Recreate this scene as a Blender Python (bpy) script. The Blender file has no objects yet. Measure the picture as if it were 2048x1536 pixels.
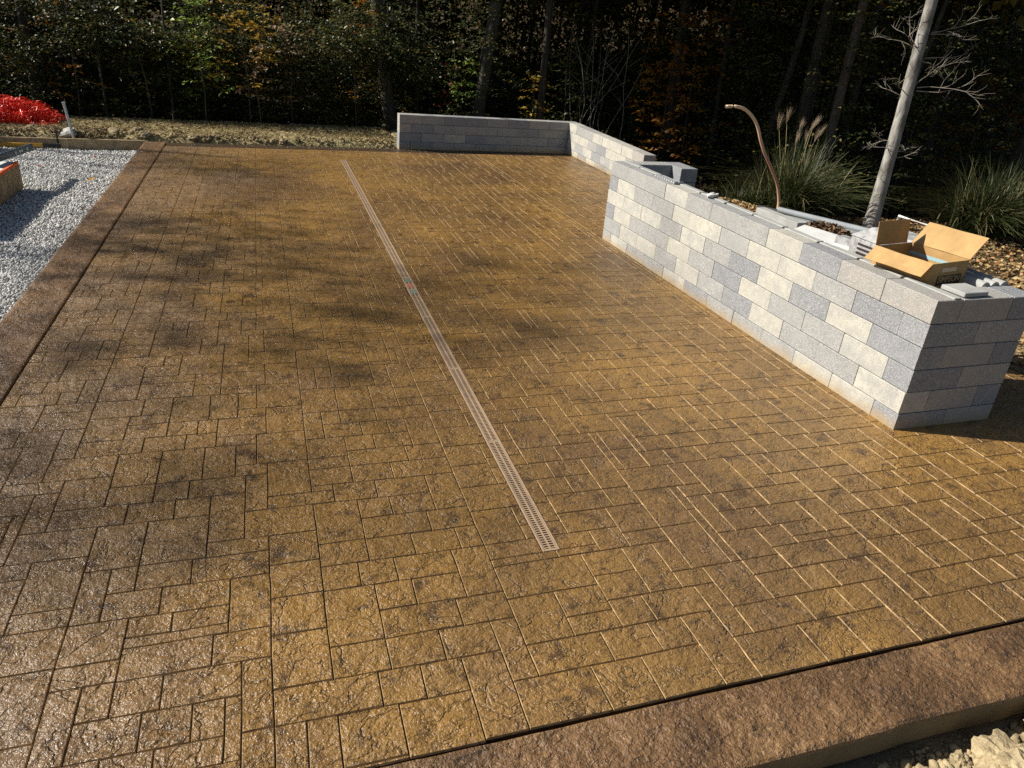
import bpy, bmesh, math, random
import numpy as np
from mathutils import Vector, Matrix, noise as mn

# ------------------------------------------------------------------ camera, world, sun, exposure
S = bpy.context.scene
COL = S.collection
cam_d = bpy.data.cameras.new('camera'); cam = bpy.data.objects.new('camera', cam_d); COL.objects.link(cam); S.camera = cam
cam_d.sensor_width = 36; cam_d.lens = 36 * 1448.2 / 2048; cam_d.clip_start = .05; cam_d.clip_end = 500
yaw, pit, rol = 0.34179, 0.459581, 0.08303
fw = Vector((math.sin(yaw)*math.cos(pit), math.cos(yaw)*math.cos(pit), -math.sin(pit)))
r0 = Vector((math.cos(yaw), -math.sin(yaw), 0)); u0 = r0.cross(fw)
rt = r0*math.cos(rol) + u0*math.sin(rol); up = -r0*math.sin(rol) + u0*math.cos(rol)
H = 2.1333
cam.matrix_world = Matrix(((rt.x, up.x, -fw.x, 0), (rt.y, up.y, -fw.y, 0), (rt.z, up.z, -fw.z, H), (0, 0, 0, 1)))
CAM = Vector((0, 0, H))

EL = math.radians(35)
TOSUN = Vector((-.928*math.cos(EL), .373*math.cos(EL), math.sin(EL))).normalized()
W = bpy.data.worlds.new('World'); S.world = W; W.use_nodes = True
wn = W.node_tree; bg = wn.nodes['Background']
sky = wn.nodes.new('ShaderNodeTexSky'); sky.sky_type = 'NISHITA'; sky.sun_disc = False
sky.sun_elevation = EL; sky.sun_rotation = math.atan2(TOSUN.x, TOSUN.y) % (2*math.pi)
wn.links.new(sky.outputs[0], bg.inputs[0]); bg.inputs[1].default_value = .05
sl = bpy.data.lights.new('sun', 'SUN'); sl.energy = 5.0; sl.angle = math.radians(.53); sl.color = (1, .95, .86)
so = bpy.data.objects.new('sun', sl); COL.objects.link(so); so.rotation_euler = TOSUN.to_track_quat('Z', 'Y').to_euler(); so.location = (-20, 8, 20)
S.view_settings.view_transform = 'Standard'; S.view_settings.look = 'None'; S.view_settings.gamma = 1
S.view_settings.use_curve_mapping = False; S.view_settings.exposure = .64
S.cycles.use_denoising = False   # keep the fine grain of stone and leaves
S.cycles.max_bounces = 6; S.cycles.transparent_max_bounces = 6

# ------------------------------------------------------------------ helpers
def tag(o, label=None, cat=None, group=None, kind=None):
    if label: o['label'] = label
    if cat: o['category'] = cat
    if group: o['group'] = group
    if kind: o['kind'] = kind
    return o
def empty(name, loc=(0, 0, 0), rz=0, label=None, cat=None, group=None, rot=None):
    o = bpy.data.objects.new(name, None); COL.objects.link(o); o.location = loc; o.empty_display_size = .1
    o.rotation_euler = rot if rot else (0, 0, rz)
    return tag(o, label, cat, group)
def link(name, me, parent=None, mat=None):
    o = bpy.data.objects.new(name, me); COL.objects.link(o)
    if parent: o.parent = parent
    if mat is not None and not me.materials: me.materials.append(mat)
    return o
def npmesh(name, V, F, mat=None, smooth=False):
    V = np.asarray(V, np.float32).reshape(-1, 3); F = np.asarray(F, np.int32); n = F.shape[1]
    me = bpy.data.meshes.new(name)
    me.vertices.add(len(V)); me.vertices.foreach_set('co', V.ravel())
    me.loops.add(F.size); me.loops.foreach_set('vertex_index', F.ravel())
    me.polygons.add(len(F)); me.polygons.foreach_set('loop_start', np.arange(0, F.size, n, dtype=np.int32))
    if smooth: me.polygons.foreach_set('use_smooth', np.ones(len(F), bool))
    me.update(calc_edges=True); me.validate()
    if mat: me.materials.append(mat)
    return me
class MB:
    def __init__(s): s.v = []; s.f = []
    def add(s, vs, fs):
        b = len(s.v); s.v += [tuple(v) for v in vs]; s.f += [tuple(b+i for i in f) for f in fs]
    def box(s, x0, y0, z0, x1, y1, z1, M=None):
        vs = [Vector((x, y, z)) for z in (z0, z1) for x, y in ((x0, y0), (x1, y0), (x1, y1), (x0, y1))]
        if M: vs = [M @ v for v in vs]
        s.add(vs, [(3, 2, 1, 0), (4, 5, 6, 7), (0, 1, 5, 4), (1, 2, 6, 5), (2, 3, 7, 6), (3, 0, 4, 7)])
    def bar(s, a, b, w, h, upv=(0, 0, 1)):
        a = Vector(a); b = Vector(b); d = (b-a).normalized(); sd = d.cross(Vector(upv)).normalized(); u = sd.cross(d)
        vs = [p + sd*w/2*i + u*h/2*j for p in (a, b) for i, j in ((-1, -1), (1, -1), (1, 1), (-1, 1))]
        s.add(vs, [(0, 1, 2, 3), (7, 6, 5, 4), (0, 4, 5, 1), (1, 5, 6, 2), (2, 6, 7, 3), (3, 7, 4, 0)])
    def tube(s, pts, rad, n=8, cap=True, inner=None):
        pts = [Vector(p) for p in pts]; R = rad if hasattr(rad, '__len__') else [rad]*len(pts); b = len(s.v); k = len(pts)
        ref = Vector((0, 0, 1)); d0 = (pts[1]-pts[0]).normalized()
        if abs(d0.z) > .8: ref = Vector((1, 0, 0))
        for i, p in enumerate(pts):
            d = (pts[min(i+1, k-1)] - pts[max(i-1, 0)]).normalized()
            a = d.cross(ref).normalized(); c = a.cross(d)
            for j in range(n):
                t = 2*math.pi*j/n; s.v.append(tuple(p + (a*math.cos(t) + c*math.sin(t))*R[i]))
        for i in range(k-1):
            for j in range(n):
                s.f.append((b+i*n+j, b+i*n+(j+1) % n, b+(i+1)*n+(j+1) % n, b+(i+1)*n+j))
        if cap: s.f.append(tuple(b+j for j in range(n))[::-1]); s.f.append(tuple(b+(k-1)*n+j for j in range(n)))
    def mesh(s, name, mat=None, smooth=False, bevel=0):
        me = bpy.data.meshes.new(name); me.from_pydata(s.v, [], s.f); me.update()
        if bevel:
            bm = bmesh.new(); bm.from_mesh(me)
            bmesh.ops.bevel(bm, geom=bm.edges[:], offset=bevel, segments=1, affect='EDGES'); bm.to_mesh(me); bm.free()
        if smooth: me.polygons.foreach_set('use_smooth', [True]*len(me.polygons))
        if mat: me.materials.append(mat)
        return me
    def build(s, name, mat, parent=None, smooth=False, bevel=0): return link(name, s.mesh(name, mat, smooth, bevel), parent)

# ------------------------------------------------------------------ node helpers and materials
class NT:
    def __init__(s, name):
        s.m = bpy.data.materials.new(name); s.m.use_nodes = True; s.t = s.m.node_tree; s.b = s.t.nodes['Principled BSDF']; s.out = s.t.nodes['Material Output']
    def n(s, ty, **k):
        q = s.t.nodes.new(ty)
        for a, v in k.items(): setattr(q, a, v)
        return q
    def l(s, a, b): s.t.links.new(a, b)
    def setin(s, node, key, v):
        if hasattr(v, 'is_linked') or hasattr(v, 'links'): s.l(v, node.inputs[key])
        else: node.inputs[key].default_value = v
    def coord(s, kind='pos', scale=None):
        if kind == 'pos': c = s.n('ShaderNodeNewGeometry').outputs['Position']
        else: c = s.n('ShaderNodeTexCoord').outputs['Object']
        if scale:
            mp = s.n('ShaderNodeMapping'); s.l(c, mp.inputs[0]); mp.inputs['Scale'].default_value = scale; c = mp.outputs[0]
        return c
    def noise(s, c, scale, detail=4, rough=.55, dist=0, ty=None):
        q = s.n('ShaderNodeTexNoise')
        if ty: q.noise_type = ty
        s.l(c, q.inputs['Vector']); q.inputs['Scale'].default_value = scale; q.inputs['Detail'].default_value = detail
        q.inputs['Roughness'].default_value = rough; q.inputs['Distortion'].default_value = dist
        return q.outputs[0]
    def vor(s, c, scale, feat='F1', out='Distance'):
        q = s.n('ShaderNodeTexVoronoi', feature=feat); s.l(c, q.inputs['Vector']); q.inputs['Scale'].default_value = scale; return q.outputs[out]
    def ramp(s, f, stops):
        q = s.n('ShaderNodeValToRGB'); s.l(f, q.inputs[0]); e = q.color_ramp.elements
        while len(e) < len(stops): e.new(.5)
        for el, (p, c) in zip(e, stops): el.position = p; el.color = (c, c, c, 1) if not hasattr(c, '__len__') else (*c, 1)
        return q.outputs[0]
    def mix(s, f, a, b, bt='MIX'):
        q = s.n('ShaderNodeMix', data_type='RGBA', blend_type=bt)
        for i, v in ((0, f), (6, a), (7, b)):
            if hasattr(v, 'links'): s.l(v, q.inputs[i])
            else: q.inputs[i].default_value = v if i == 0 else (*v, 1)
        return q.outputs[2]
    def math(s, op, a, b=None):
        q = s.n('ShaderNodeMath', operation=op)
        for i, v in enumerate((a, b)):
            if v is None: continue
            if hasattr(v, 'links'): s.l(v, q.inputs[i])
            else: q.inputs[i].default_value = v
        return q.outputs[0]
    def bump(s, h, dist, strength=1, nrm=None):
        q = s.n('ShaderNodeBump'); s.l(h, q.inputs['Height']); q.inputs['Distance'].default_value = dist; q.inputs['Strength'].default_value = strength
        if nrm: s.l(nrm, q.inputs['Normal'])
        return q.outputs[0]
    def done(s, col=None, rough=.6, nrm=None, spec=.5, metal=0):
        if col is not None:
            if hasattr(col, 'links'): s.l(col, s.b.inputs['Base Color'])
            else: s.b.inputs['Base Color'].default_value = (*col, 1)
        s.setin(s.b, 'Roughness', rough)
        s.b.inputs['Specular IOR Level'].default_value = spec; s.b.inputs['Metallic'].default_value = metal
        if nrm: s.l(nrm, s.b.inputs['Normal'])
        return s.m

def simple(name, col, rough=.6, var=.25, scale=8, bump=.002, bscale=60, spec=.4, metal=0, dirt=None):
    t = NT(name); c = t.coord('obj'); f = t.noise(c, scale, 5, .6)
    lo = tuple(x*(1-var) for x in col); hi = tuple(min(1, x*(1+var)) for x in col)
    k = t.ramp(f, [(.3, lo), (.7, hi)])
    if dirt: k = t.mix(t.ramp(t.noise(c, scale*2.3, 6, .7), [(.48, 0), (.66, 1)]), k, dirt)
    return t.done(k, rough, t.bump(t.noise(c, bscale, 4, .6), bump), spec, metal)

def stamped(name, border=False):
    t = NT(name); c = t.coord()
    big = t.noise(c, .55, 4, .55, .6); med = t.noise(c, 1.9, 5, .6, .5)
    if border:
        k = t.ramp(med, [(.34, (.085, .046, .021)), (.5, (.155, .084, .036)), (.68, (.225, .128, .056))])
    else:
        k = t.ramp(big, [(.30, (.120, .066, .027)), (.44, (.195, .110, .036)), (.6, (.295, .162, .043)), (.75, (.225, .127, .042))])
        k = t.mix(t.ramp(med, [(.50, 0), (.76, .6)]), k, (.15, .085, .042))
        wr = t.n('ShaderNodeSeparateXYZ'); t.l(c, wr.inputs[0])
        # sky sheen painted in as greyer colour towards the gravel side of the slab
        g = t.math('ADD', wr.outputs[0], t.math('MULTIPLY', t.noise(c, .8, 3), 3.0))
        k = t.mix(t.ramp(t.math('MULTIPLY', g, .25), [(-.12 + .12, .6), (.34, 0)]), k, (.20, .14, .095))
    # antiquing powder that settled in the low texture
    rel = t.noise(c, 9 if not border else 11, 9, .72, .25); fine = t.noise(c, 70, 6, .75)
    where = t.noise(c, 3.3, 4, .6)
    low = t.math('ADD', rel, t.math('MULTIPLY', t.math('SUBTRACT', where, .5), .35))
    k = t.mix(t.ramp(low, [(.36, .8), (.46, 0)]), k, (.060, .034, .017))
    k = t.mix(t.ramp(fine, [(.37, .65), (.45, 0)]), k, (.075, .045, .022))
    k = t.mix(t.ramp(fine, [(.56, 0), (.68, .5)]), k, (.48, .31, .14))
    k = t.mix(t.ramp(t.noise(c, 17, 4, .6), [(.62, 0), (.72, .35)]), k, (.34, .22, .15))
    if not border:   # dust and scuffs left by work along the slab
        k = t.mix(t.ramp(t.noise(t.coord('pos', (1, .35, 1)), 3.2, 6, .75, .3), [(.58, 0), (.74, .28)]), k, (.38, .26, .14))
    cv = t.noise(c, 5.5, 4, .55, .5); cr = t.ramp(cv, [(.478, 1), (.497, 0), (.503, .75), (.54, 1)])
    crm = t.mix(t.ramp(where, [(.35, 1), (.42, 0)]), cr, (1, 1, 1)) if not border else t.ramp(cv, [(0, 1), (1, 1)])
    k = t.mix(t.ramp(crm, [(.1, .22), (.4, 0)]), k, (.10, .058, .028)) if not border else k
    mid = t.noise(t.coord('pos', (1, 1.5, 1)), 19, 3, .6, .6); sm_ = t.noise(c, 52, 3, .62, .4)
    n0 = t.bump(t.noise(c, 7, 2, .5), .022, 1)
    n1 = t.bump(mid, .012 if not border else .015, 1, n0)
    n2 = t.bump(crm, .006, 1, n1)
    n3 = t.bump(sm_, .0068 if not border else .009, 1, n2)
    n4 = t.bump(t.noise(c, 120, 2, .6), .0040, 1, n3)
    rg = t.ramp(t.noise(c, 3, 4), [(.3, .26 if not border else .38), (.7, .40 if not border else .52)])
    return t.done(k, rg, n4, .5)

def block_mat(name, a, b, speck, amt=.5):
    t = NT(name); c = t.coord('obj'); oi = t.n('ShaderNodeObjectInfo'); 
    ad = t.n('ShaderNodeVectorMath', operation='ADD'); t.l(c, ad.inputs[0]); 
    cm = t.n('ShaderNodeCombineXYZ'); t.l(t.math('MULTIPLY', oi.outputs['Random'], 37.0), cm.inputs[0]); t.l(t.math('MULTIPLY', oi.outputs['Random'], 91.0), cm.inputs[1]); t.l(cm.outputs[0], ad.inputs[1])
    v = ad.outputs[0]
    k = t.mix(t.ramp(t.noise(v, 5.5, 4, .6, .4), [(.34, 0), (.66, 1)]), a, b)
    k = t.mix(t.ramp(t.noise(v, 14, 5, .7), [(.42, .45), (.56, 0)]), k, tuple(x*.72 for x in b))
    k = t.mix(t.ramp(oi.outputs['Random'], [(0, .0), (1, .45)]), k, tuple(x*.78 for x in a))
    k = t.mix(t.ramp(t.noise(v, 85, 4, .75), [(.50, 0), (.60, amt)]), k, speck)
    k = t.mix(t.ramp(t.noise(v, 150, 3, .7), [(.55, 0), (.64, .65)]), k, (.62, .61, .57))
    k = t.mix(t.ramp(t.noise(v, 7, 6, .8), [(.66, 0), (.74, .4)]), k, (.20, .19, .17))
    w = t.n('ShaderNodeSeparateXYZ'); t.l(t.coord(), w.inputs[0])   # sealer overspray along the foot of the wall
    k = t.mix(t.ramp(t.math('ADD', w.outputs[2], t.math('MULTIPLY', t.noise(t.coord(), 5, 4), .12)), [(.045, .75), (.13, 0)]), k, (.36, .25, .11))
    n1 = t.bump(t.noise(v, 140, 4, .75), .004, .95)
    return t.done(k, .88, t.bump(t.noise(v, 30, 4, .6), .002, .5, n1), .25)

def leaf_mat(name, stops, rough=.45, trans=.3, spec=.35):
    t = NT(name); g = t.n('ShaderNodeNewGeometry'); k = t.ramp(g.outputs['Random Per Island'], stops)
    c = t.coord(); k = t.mix(t.ramp(t.noise(c, 1.3, 3), [(.35, .55), (.6, 0)]), k, tuple(x*.55 for x in stops[0][1]))
    t.done(k, rough, None, spec)
    tr = t.n('ShaderNodeBsdfTranslucent'); t.l(k, tr.inputs[0]); mx = t.n('ShaderNodeMixShader'); mx.inputs[0].default_value = trans
    t.l(t.b.outputs[0], mx.inputs[1]); t.l(tr.outputs[0], mx.inputs[2]); t.l(mx.outputs[0], t.out.inputs[0])
    return t.m

def bark_mat(name, a, b, sc=(14, 14, 3), bump=.02, pale=None):
    t = NT(name); c = t.coord('obj', sc); f = t.noise(c, 1.6, 7, .65, .6)
    k = t.ramp(f, [(.35, a), (.62, b)])
    if pale: k = t.mix(t.ramp(t.noise(t.coord('obj', (5, 5, 2)), 1, 4, .6), [(.5, 0), (.6, .8)]), k, pale)
    return t.done(k, .85, t.bump(f, bump, .9), .2)

M = {}
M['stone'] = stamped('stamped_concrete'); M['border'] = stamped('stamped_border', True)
M['edge'] = simple('stone_edge_highlight', (.35, .235, .11), .42, .5, 16, .004, 60, .5, dirt=(.15, .09, .04))  # paler than the stone faces: sunlit highlight along the joints put into the colour
M['joint'] = simple('joint_concrete', (.05, .03, .016), .4, .3, 6, .003, 80, .5)
M['slabside'] = simple('slab_side', (.14, .105, .058), .7, .3, 3, .004, 40)
CR = (.52, .49, .41); GY = (.265, .262, .255); BG = (.195, .20, .215); BE = (.37, .34, .295)
M['cream'] = block_mat('cream_block', CR, (.37, .365, .345), (.29, .28, .24))
M['grey'] = block_mat('grey_block', GY, (.32, .315, .30), (.42, .42, .41))
M['blue'] = block_mat('blue_grey_block', BG, (.255, .26, .265), (.36, .37, .39))
M['beige'] = block_mat('beige_block', BE, (.33, .33, .33), (.27, .25, .22))
def ground_mat():
    t = NT('soil_and_litter'); c = t.coord(); s = t.n('ShaderNodeSeparateXYZ'); t.l(c, s.inputs[0])
    soil = t.ramp(t.noise(c, 5, 8, .65), [(.3, (.13, .09, .05)), (.5, (.25, .19, .11)), (.72, (.36, .29, .18))])
    straw = t.ramp(t.noise(c, 6, 9, .75), [(.36, (.10, .07, .035)), (.46, (.36, .29, .14)), (.7, (.52, .45, .24))])
    lit = t.ramp(t.noise(c, 14, 8, .7), [(.3, (.030, .022, .012)), (.6, (.085, .058, .03))])
    grav = t.ramp(t.noise(c, 40, 5, .7), [(.35, (.12, .12, .115)), (.7, (.30, .30, .29))])
    y = s.outputs[1]; x = s.outputs[0]
    wob = t.math('MULTIPLY', t.math('SUBTRACT', t.noise(c, 1.2, 4), .5), 1.6)
    k = t.mix(t.ramp(t.math('MULTIPLY', t.math('SUBTRACT', t.math('ADD', y, wob), 13.2), .2), [(0, 0), (.08, 1)]), soil, straw)
    k = t.mix(t.ramp(t.math('MULTIPLY', t.math('SUBTRACT', t.math('ADD', y, wob), 15.2), .2), [(0, 0), (.12, 1)]), k, lit)
    k = t.mix(t.ramp(t.math('MULTIPLY', t.math('SUBTRACT', t.math('ADD', x, wob), 6.6), .2), [(0, 0), (.1, 1)]), k, lit)
    gm = t.math('MULTIPLY', t.ramp(t.math('ADD', t.math('MULTIPLY', x, -1.0), -1.8), [(0, 0), (.02, 1)]), t.ramp(t.math('SUBTRACT', 13.41, y), [(0, 0), (.01, 1)]))
    k = t.mix(gm, k, grav)
    return t.done(k, .95, t.bump(t.noise(c, 22, 8, .7), .03, .9), .15)
M['ground'] = ground_mat()
M['gravel'] = NT('crushed_stone')
_t = M['gravel']; _g = _t.n('ShaderNodeNewGeometry'); _k = _t.ramp(_g.outputs['Random Per Island'], [(0, (.36, .35, .33)), (.35, (.58, .57, .54)), (.8, (.74, .73, .70)), (1, (.44, .39, .32))])
M['gravel'] = _t.done(_k, .85, _t.bump(_t.noise(_t.coord(), 180, 3), .002), .3)
M['clod'] = simple('clay_clod', (.40, .32, .19), .95, .4, 9, .012, 45, .15, dirt=(.20, .15, .085))
M['crumb'] = simple('crumbled_soil', (.33, .26, .15), .95, .6, 1.7, .006, 45, .15, dirt=(.11, .08, .045))
M['clod2'] = simple('dark_clod', (.22, .17, .10), .95, .4, 9, .012, 45, .15, dirt=(.38, .31, .19))
M['drain'] = simple('drain_plastic', (.38, .27, .17), .45, .15, 6, .0005, 90, .5, dirt=(.36, .25, .17))
M['void'] = simple('drain_channel', (.03, .02, .015), .8)
M['card'] = simple('cardboard', (.38, .235, .095), .8, .16, 9, .0035, 9, .2, dirt=(.355, .218, .088))
M['card2'] = simple('cardboard_inside', (.41, .26, .11), .8, .14, 9, .0045, 8, .2, dirt=(.385, .242, .10))
M['ink'] = simple('printed_black', (.018, .015, .014), .6, .2)
M['tape'] = simple('clear_tape', (.46, .34, .20), .25, .1, spec=.6)
M['bluetape'] = simple('blue_tape', (.30, .46, .50), .35, .1)
M['wood'] = simple('form_lumber', (.36, .27, .16), .8, .25, 5, .002, 40, .2, dirt=(.24, .16, .085))
M['galv'] = simple('galvanised_steel', (.42, .44, .46), .4, .15, 10, .0005, 50, .5, metal=.5)
M['copper'] = NT('copper_pipe')
_t = M['copper']; _s = _t.n('ShaderNodeSeparateXYZ'); _t.l(_t.coord('obj'), _s.inputs[0])
M['copper'] = _t.done(_t.ramp(_t.math('MULTIPLY', _s.outputs[2], .8), [(.0, (.66, .50, .36)), (.35, (.44, .21, .13)), (.6, (.50, .26, .17)), (.95, (.72, .52, .33))]), .35, _t.bump(_t.noise(_t.coord('obj'), 30, 3), .001), .5)
M['net'] = simple('orange_red_plastic_net', (.85, .05, .022), .42, .25, 4, .0003, 60, .4)
M['orange'] = simple('orange_paint', (.72, .115, .02), .6, .2)
M['white'] = simple('white_foam', (.62, .62, .60), .7, .08, 5, .0006, 60, .3, dirt=(.55, .53, .48))
M['grime'] = simple('grimy_white_plastic', (.36, .36, .355), .5, .3, 9, .001, 60, .4, dirt=(.13, .13, .13))
M['pvc'] = simple('grey_plastic_pipe', (.25, .27, .28), .5, .15, 6, .0005, 50, .4)
M['slate'] = simple('grey_board', (.21, .23, .24), .7, .25, 6, .001, 50, .3, dirt=(.33, .31, .26))
M['conc'] = simple('plain_concrete', (.34, .34, .32), .85, .2, 6, .002, 60, .25)
M['navy'] = simple('blue_level_paint', (.035, .075, .11), .4, .2, spec=.5)
M['yellow'] = simple('yellow_straightedge', (.52, .27, .03), .5, .15)
M['black'] = simple('black_plastic', (.02, .02, .022), .5, .2)
M['hose'] = simple('red_hose', (.35, .05, .04), .4, .2)
M['rock'] = simple('pale_rock', (.36, .35, .33), .85, .2, 8, .005, 30, .2)
M['green'] = simple('green_sticker', (.14, .21, .17), .5, .2); M['redst'] = simple('red_sticker', (.36, .11, .08), .5, .2)
M['bark'] = bark_mat('grey_brown_bark', (.045, .038, .03), (.12, .10, .08))
M['beech'] = bark_mat('smooth_beech_bark', (.06, .055, .045), (.12, .11, .09), (4, 4, 2), .006)
M['palebark'] = bark_mat('pale_grey_bark', (.19, .175, .155), (.36, .345, .31), (9, 9, 2.2), .012, (.12, .11, .095))
M['darkbark'] = bark_mat('dark_furrowed_bark', (.018, .015, .012), (.06, .05, .04), (10, 10, 1.8), .05)
M['birch'] = bark_mat('white_birch_bark', (.30, .29, .26), (.58, .56, .52), (3, 3, 12), .004, (.08, .07, .06))
M['twig'] = simple('dry_twig', (.24, .21, .17), .8, .3)
M['lf_dark'] = leaf_mat('dark_green_leaf', [(0, (.022, .032, .015)), (.5, (.055, .072, .026)), (.82, (.11, .12, .04)), (1, (.25, .18, .05))], .46, .22, .3)
M['lf_mix'] = leaf_mat('autumn_green_leaf', [(0, (.05, .075, .02)), (.45, (.11, .13, .03)), (.75, (.24, .20, .04)), (1, (.32, .15, .04))])
M['lf_yel'] = leaf_mat('yellow_leaf', [(0, (.34, .22, .03)), (.5, (.52, .36, .06)), (.8, (.55, .28, .05)), (1, (.24, .24, .05))])
M['lf_ora'] = leaf_mat('orange_leaf', [(0, (.20, .07, .012)), (.5, (.34, .14, .02)), (1, (.40, .23, .03))])
M['lf_pale'] = leaf_mat('pale_dry_leaf', [(0, (.30, .22, .12)), (.5, (.46, .36, .20)), (1, (.34, .17, .09))])
M['lf_lime'] = leaf_mat('lime_leaf', [(0, (.12, .20, .03)), (.6, (.22, .32, .06)), (1, (.38, .36, .05))])
M['lf_red'] = leaf_mat('dark_red_leaf', [(0, (.12, .02, .015)), (1, (.24, .05, .025))])
M['canopy'] = leaf_mat('canopy_leaf', [(0, (.05, .06, .015)), (.6, (.16, .12, .03)), (1, (.26, .14, .03))], trans=.12)
M['litter'] = leaf_mat('fallen_leaf', [(0, (.26, .15, .06)), (.3, (.42, .29, .13)), (.7, (.52, .40, .20)), (.9, (.36, .14, .05)), (1, (.16, .10, .06))], .7, .1, .2)
M['litter2'] = leaf_mat('brown_fallen_leaf', [(0, (.08, .045, .025)), (.5, (.17, .10, .055)), (1, (.26, .17, .09))], .7, .1, .2)
M['grass'] = leaf_mat('green_grass_blade', [(0, (.018, .030, .008)), (.5, (.042, .058, .016)), (.8, (.11, .11, .04)), (1, (.30, .25, .14))], .5, .25)
M['straw'] = leaf_mat('straw', [(0, (.34, .26, .11)), (.6, (.55, .46, .24)), (1, (.38, .35, .13))], .7, .15)
M['plume'] = leaf_mat('seed_plume', [(0, (.30, .22, .14)), (1, (.50, .40, .28))], .6, .35)

rng = np.random.default_rng(11); rnd = random.Random(7)

# ------------------------------------------------------------------ the ground
def sm(a, b, t):
    t = np.clip((t-a)/(b-a), 0, 1); return t*t*(3-2*t)
def terr(x, y):
    x = np.asarray(x, float); y = np.asarray(y, float)
    z = -.16 + 0*x
    bank = sm(13.46, 13.75, y)*(1-sm(15.2, 18.5, y))
    z = z + bank*.20 - sm(15.3, 19.5, y)*1.25
    rgt = sm(5.45, 6.2, x)*(1-sm(13, 16, y))
    z = z + rgt*.13*(1-sm(7.2, 10, y)) - sm(6, 9, x)*sm(8.2, 13, y)*(1-sm(15.3, 19.5, y))*.95
    z = z - sm(9, 14, x)*.5*(1-sm(15.3, 19.5, y))
    z = z + .60*np.exp(-((x-5.15)/.62)**2 - ((y-6.1)/1.15)**2)*sm(4.35, 4.7, x)*sm(4.2, 5.0, y)
    z = z + sm(30, 75, np.hypot(x, y-5))*12*sm(-5, 25, y)
    z = z - sm(-2.2, 1.0, 0*y)*0
    return z
def nz(x, y, sc, seed=0): return mn.noise(Vector((x*sc+seed, y*sc-seed, seed*.7)))
def make_ground():
    xs = np.concatenate([np.linspace(-160, -12, 26)[:-1], np.arange(-12, -4.2, .5), np.arange(-4.2, 9.6, .09), np.arange(9.6, 24, .5), np.linspace(24, 180, 26)])
    ys = np.concatenate([np.linspace(-60, -2, 14)[:-1], np.arange(-2, .9, .4), np.arange(.9, 1.25, .05), np.arange(1.25, 3.2, .4), np.arange(3.2, 9, .12), np.arange(9, 13.3, .4), np.arange(13.3, 16.6, .08), np.arange(16.6, 32, .5), np.linspace(32, 200, 30)])
    X, Y = np.meshgrid(xs, ys); Z = terr(X, Y)
    for i in range(Z.shape[0]):
        for j in range(Z.shape[1]):
            x, y = X[i, j], Y[i, j]
            if -1.95 < x < 5.4 and 1.2 < y < 13.43: continue
            if x < -1.8 and y < 13.44: continue
            a = nz(x, y, 1.1)*.05 + nz(x, y, 3.7, 3)*.035 + nz(x, y, 9, 5)*.02
            if y > 20 or x > 12: a *= 4
            Z[i, j] += a if y > 13.5 or x > 5.4 else a*.6
    nx, ny = len(xs), len(ys); V = np.stack([X, Y, Z], -1).reshape(-1, 3)
    I = np.arange(nx*ny).reshape(ny, nx); F = np.stack([I[:-1, :-1], I[:-1, 1:], I[1:, 1:], I[1:, :-1]], -1).reshape(-1, 4)
    o = link('ground', npmesh('ground', V, F, M['ground'], True)); tag(o, 'bare soil, straw covered bank and leaf littered woodland floor around the patio', kind='structure'); return o
make_ground()

# ------------------------------------------------------------------ the patio: slab, border bands, stamped stones
patio = empty('patio', (0, 0, 0), label='brown stamped concrete patio with plain border bands'); patio['kind'] = 'structure'
GX, OX, GY0, OY, FY, RX = -1.53, -1.868, 1.527, 1.222, 13.43, 7.4
mb = MB()                                     # base slab below the joints
mb.box(-1.52, 1.54, -.2, 5.52, FY, -.0095); mb.box(5.52, 1.54, -.2, RX, 3.55, -.0095)
mb.build('slab', M['joint'], patio)
def band(name, pts_in, pts_out, top=0.0, fine_=False):
    """a border band with a slightly wandering rounded edge; pts along its length"""
    n = len(pts_in); V = []; F = []
    for a, b in zip(pts_in, pts_out):
        a = Vector((*a, 0)); b = Vector((*b, 0)); d = (b-a).normalized()
        w_ = (b-a).length; K = 30 if fine_ else 12
        prof = [(a, -.03), (a + d*.001, -.006)] + [(a + d*(.006+(w_-.02)*q/K), None) for q in range(K+1)] + [(b - d*.004, -.006), (b, -.018), (b, -.115)]
        for p, z in prof:
            if z is None:
                q = Vector((p.x*1.0+p.y*.5, p.y*1.7-p.x*.9, 0)); e = min(1, (p-a).length/.03, (b-p).length/.03)
                z = (-.0060*abs(mn.noise(q*17)) - .0050*abs(mn.noise(q*31+Vector((3, 1, 0)))) + .004*mn.noise(q*6) + .0020*mn.noise(q*75))*e
            V.append((p.x, p.y, z+top))
    m = K+6
    for i in range(n-1):
        for j in range(m-1): F.append((i*m+j, i*m+j+1, (i+1)*m+j+1, (i+1)*m+j))
    me = bpy.data.meshes.new(name); me.from_pydata(V, [], F); me.update(); me.materials.append(M['border']); me.materials.append(M['slabside'])
    for p in me.polygons:
        p.use_smooth = 1 < (p.index % (m-1)) < m-4
        if p.index % (m-1) == m-2: p.material_index = 1
    o = link('border_band', me, patio)
    bm = bmesh.new(); bm.from_mesh(me); bmesh.ops.recalc_face_normals(bm, faces=bm.faces[:]); 
    if sum(f.normal.z for f in bm.faces) < 0: bmesh.ops.reverse_faces(bm, faces=bm.faces[:])
    bm.to_mesh(me); bm.free()
    return o
wob = lambda t, s: .006*mn.noise(Vector((t*2.1, s, 0))) + .003*mn.noise(Vector((t*9, s, 2)))
ts = np.concatenate([np.linspace(GX-.34, .2, 60)[:-1], np.arange(.2, 4.4, .0065), np.linspace(4.4, RX, 60)])
band('b1', [(t, GY0-.003+wob(t, 1)*.6) for t in ts], [(t, OY+wob(t, 7)*1.6) for t in ts], 0, True)
ts = np.linspace(OY+.31, FY, 620)
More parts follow.
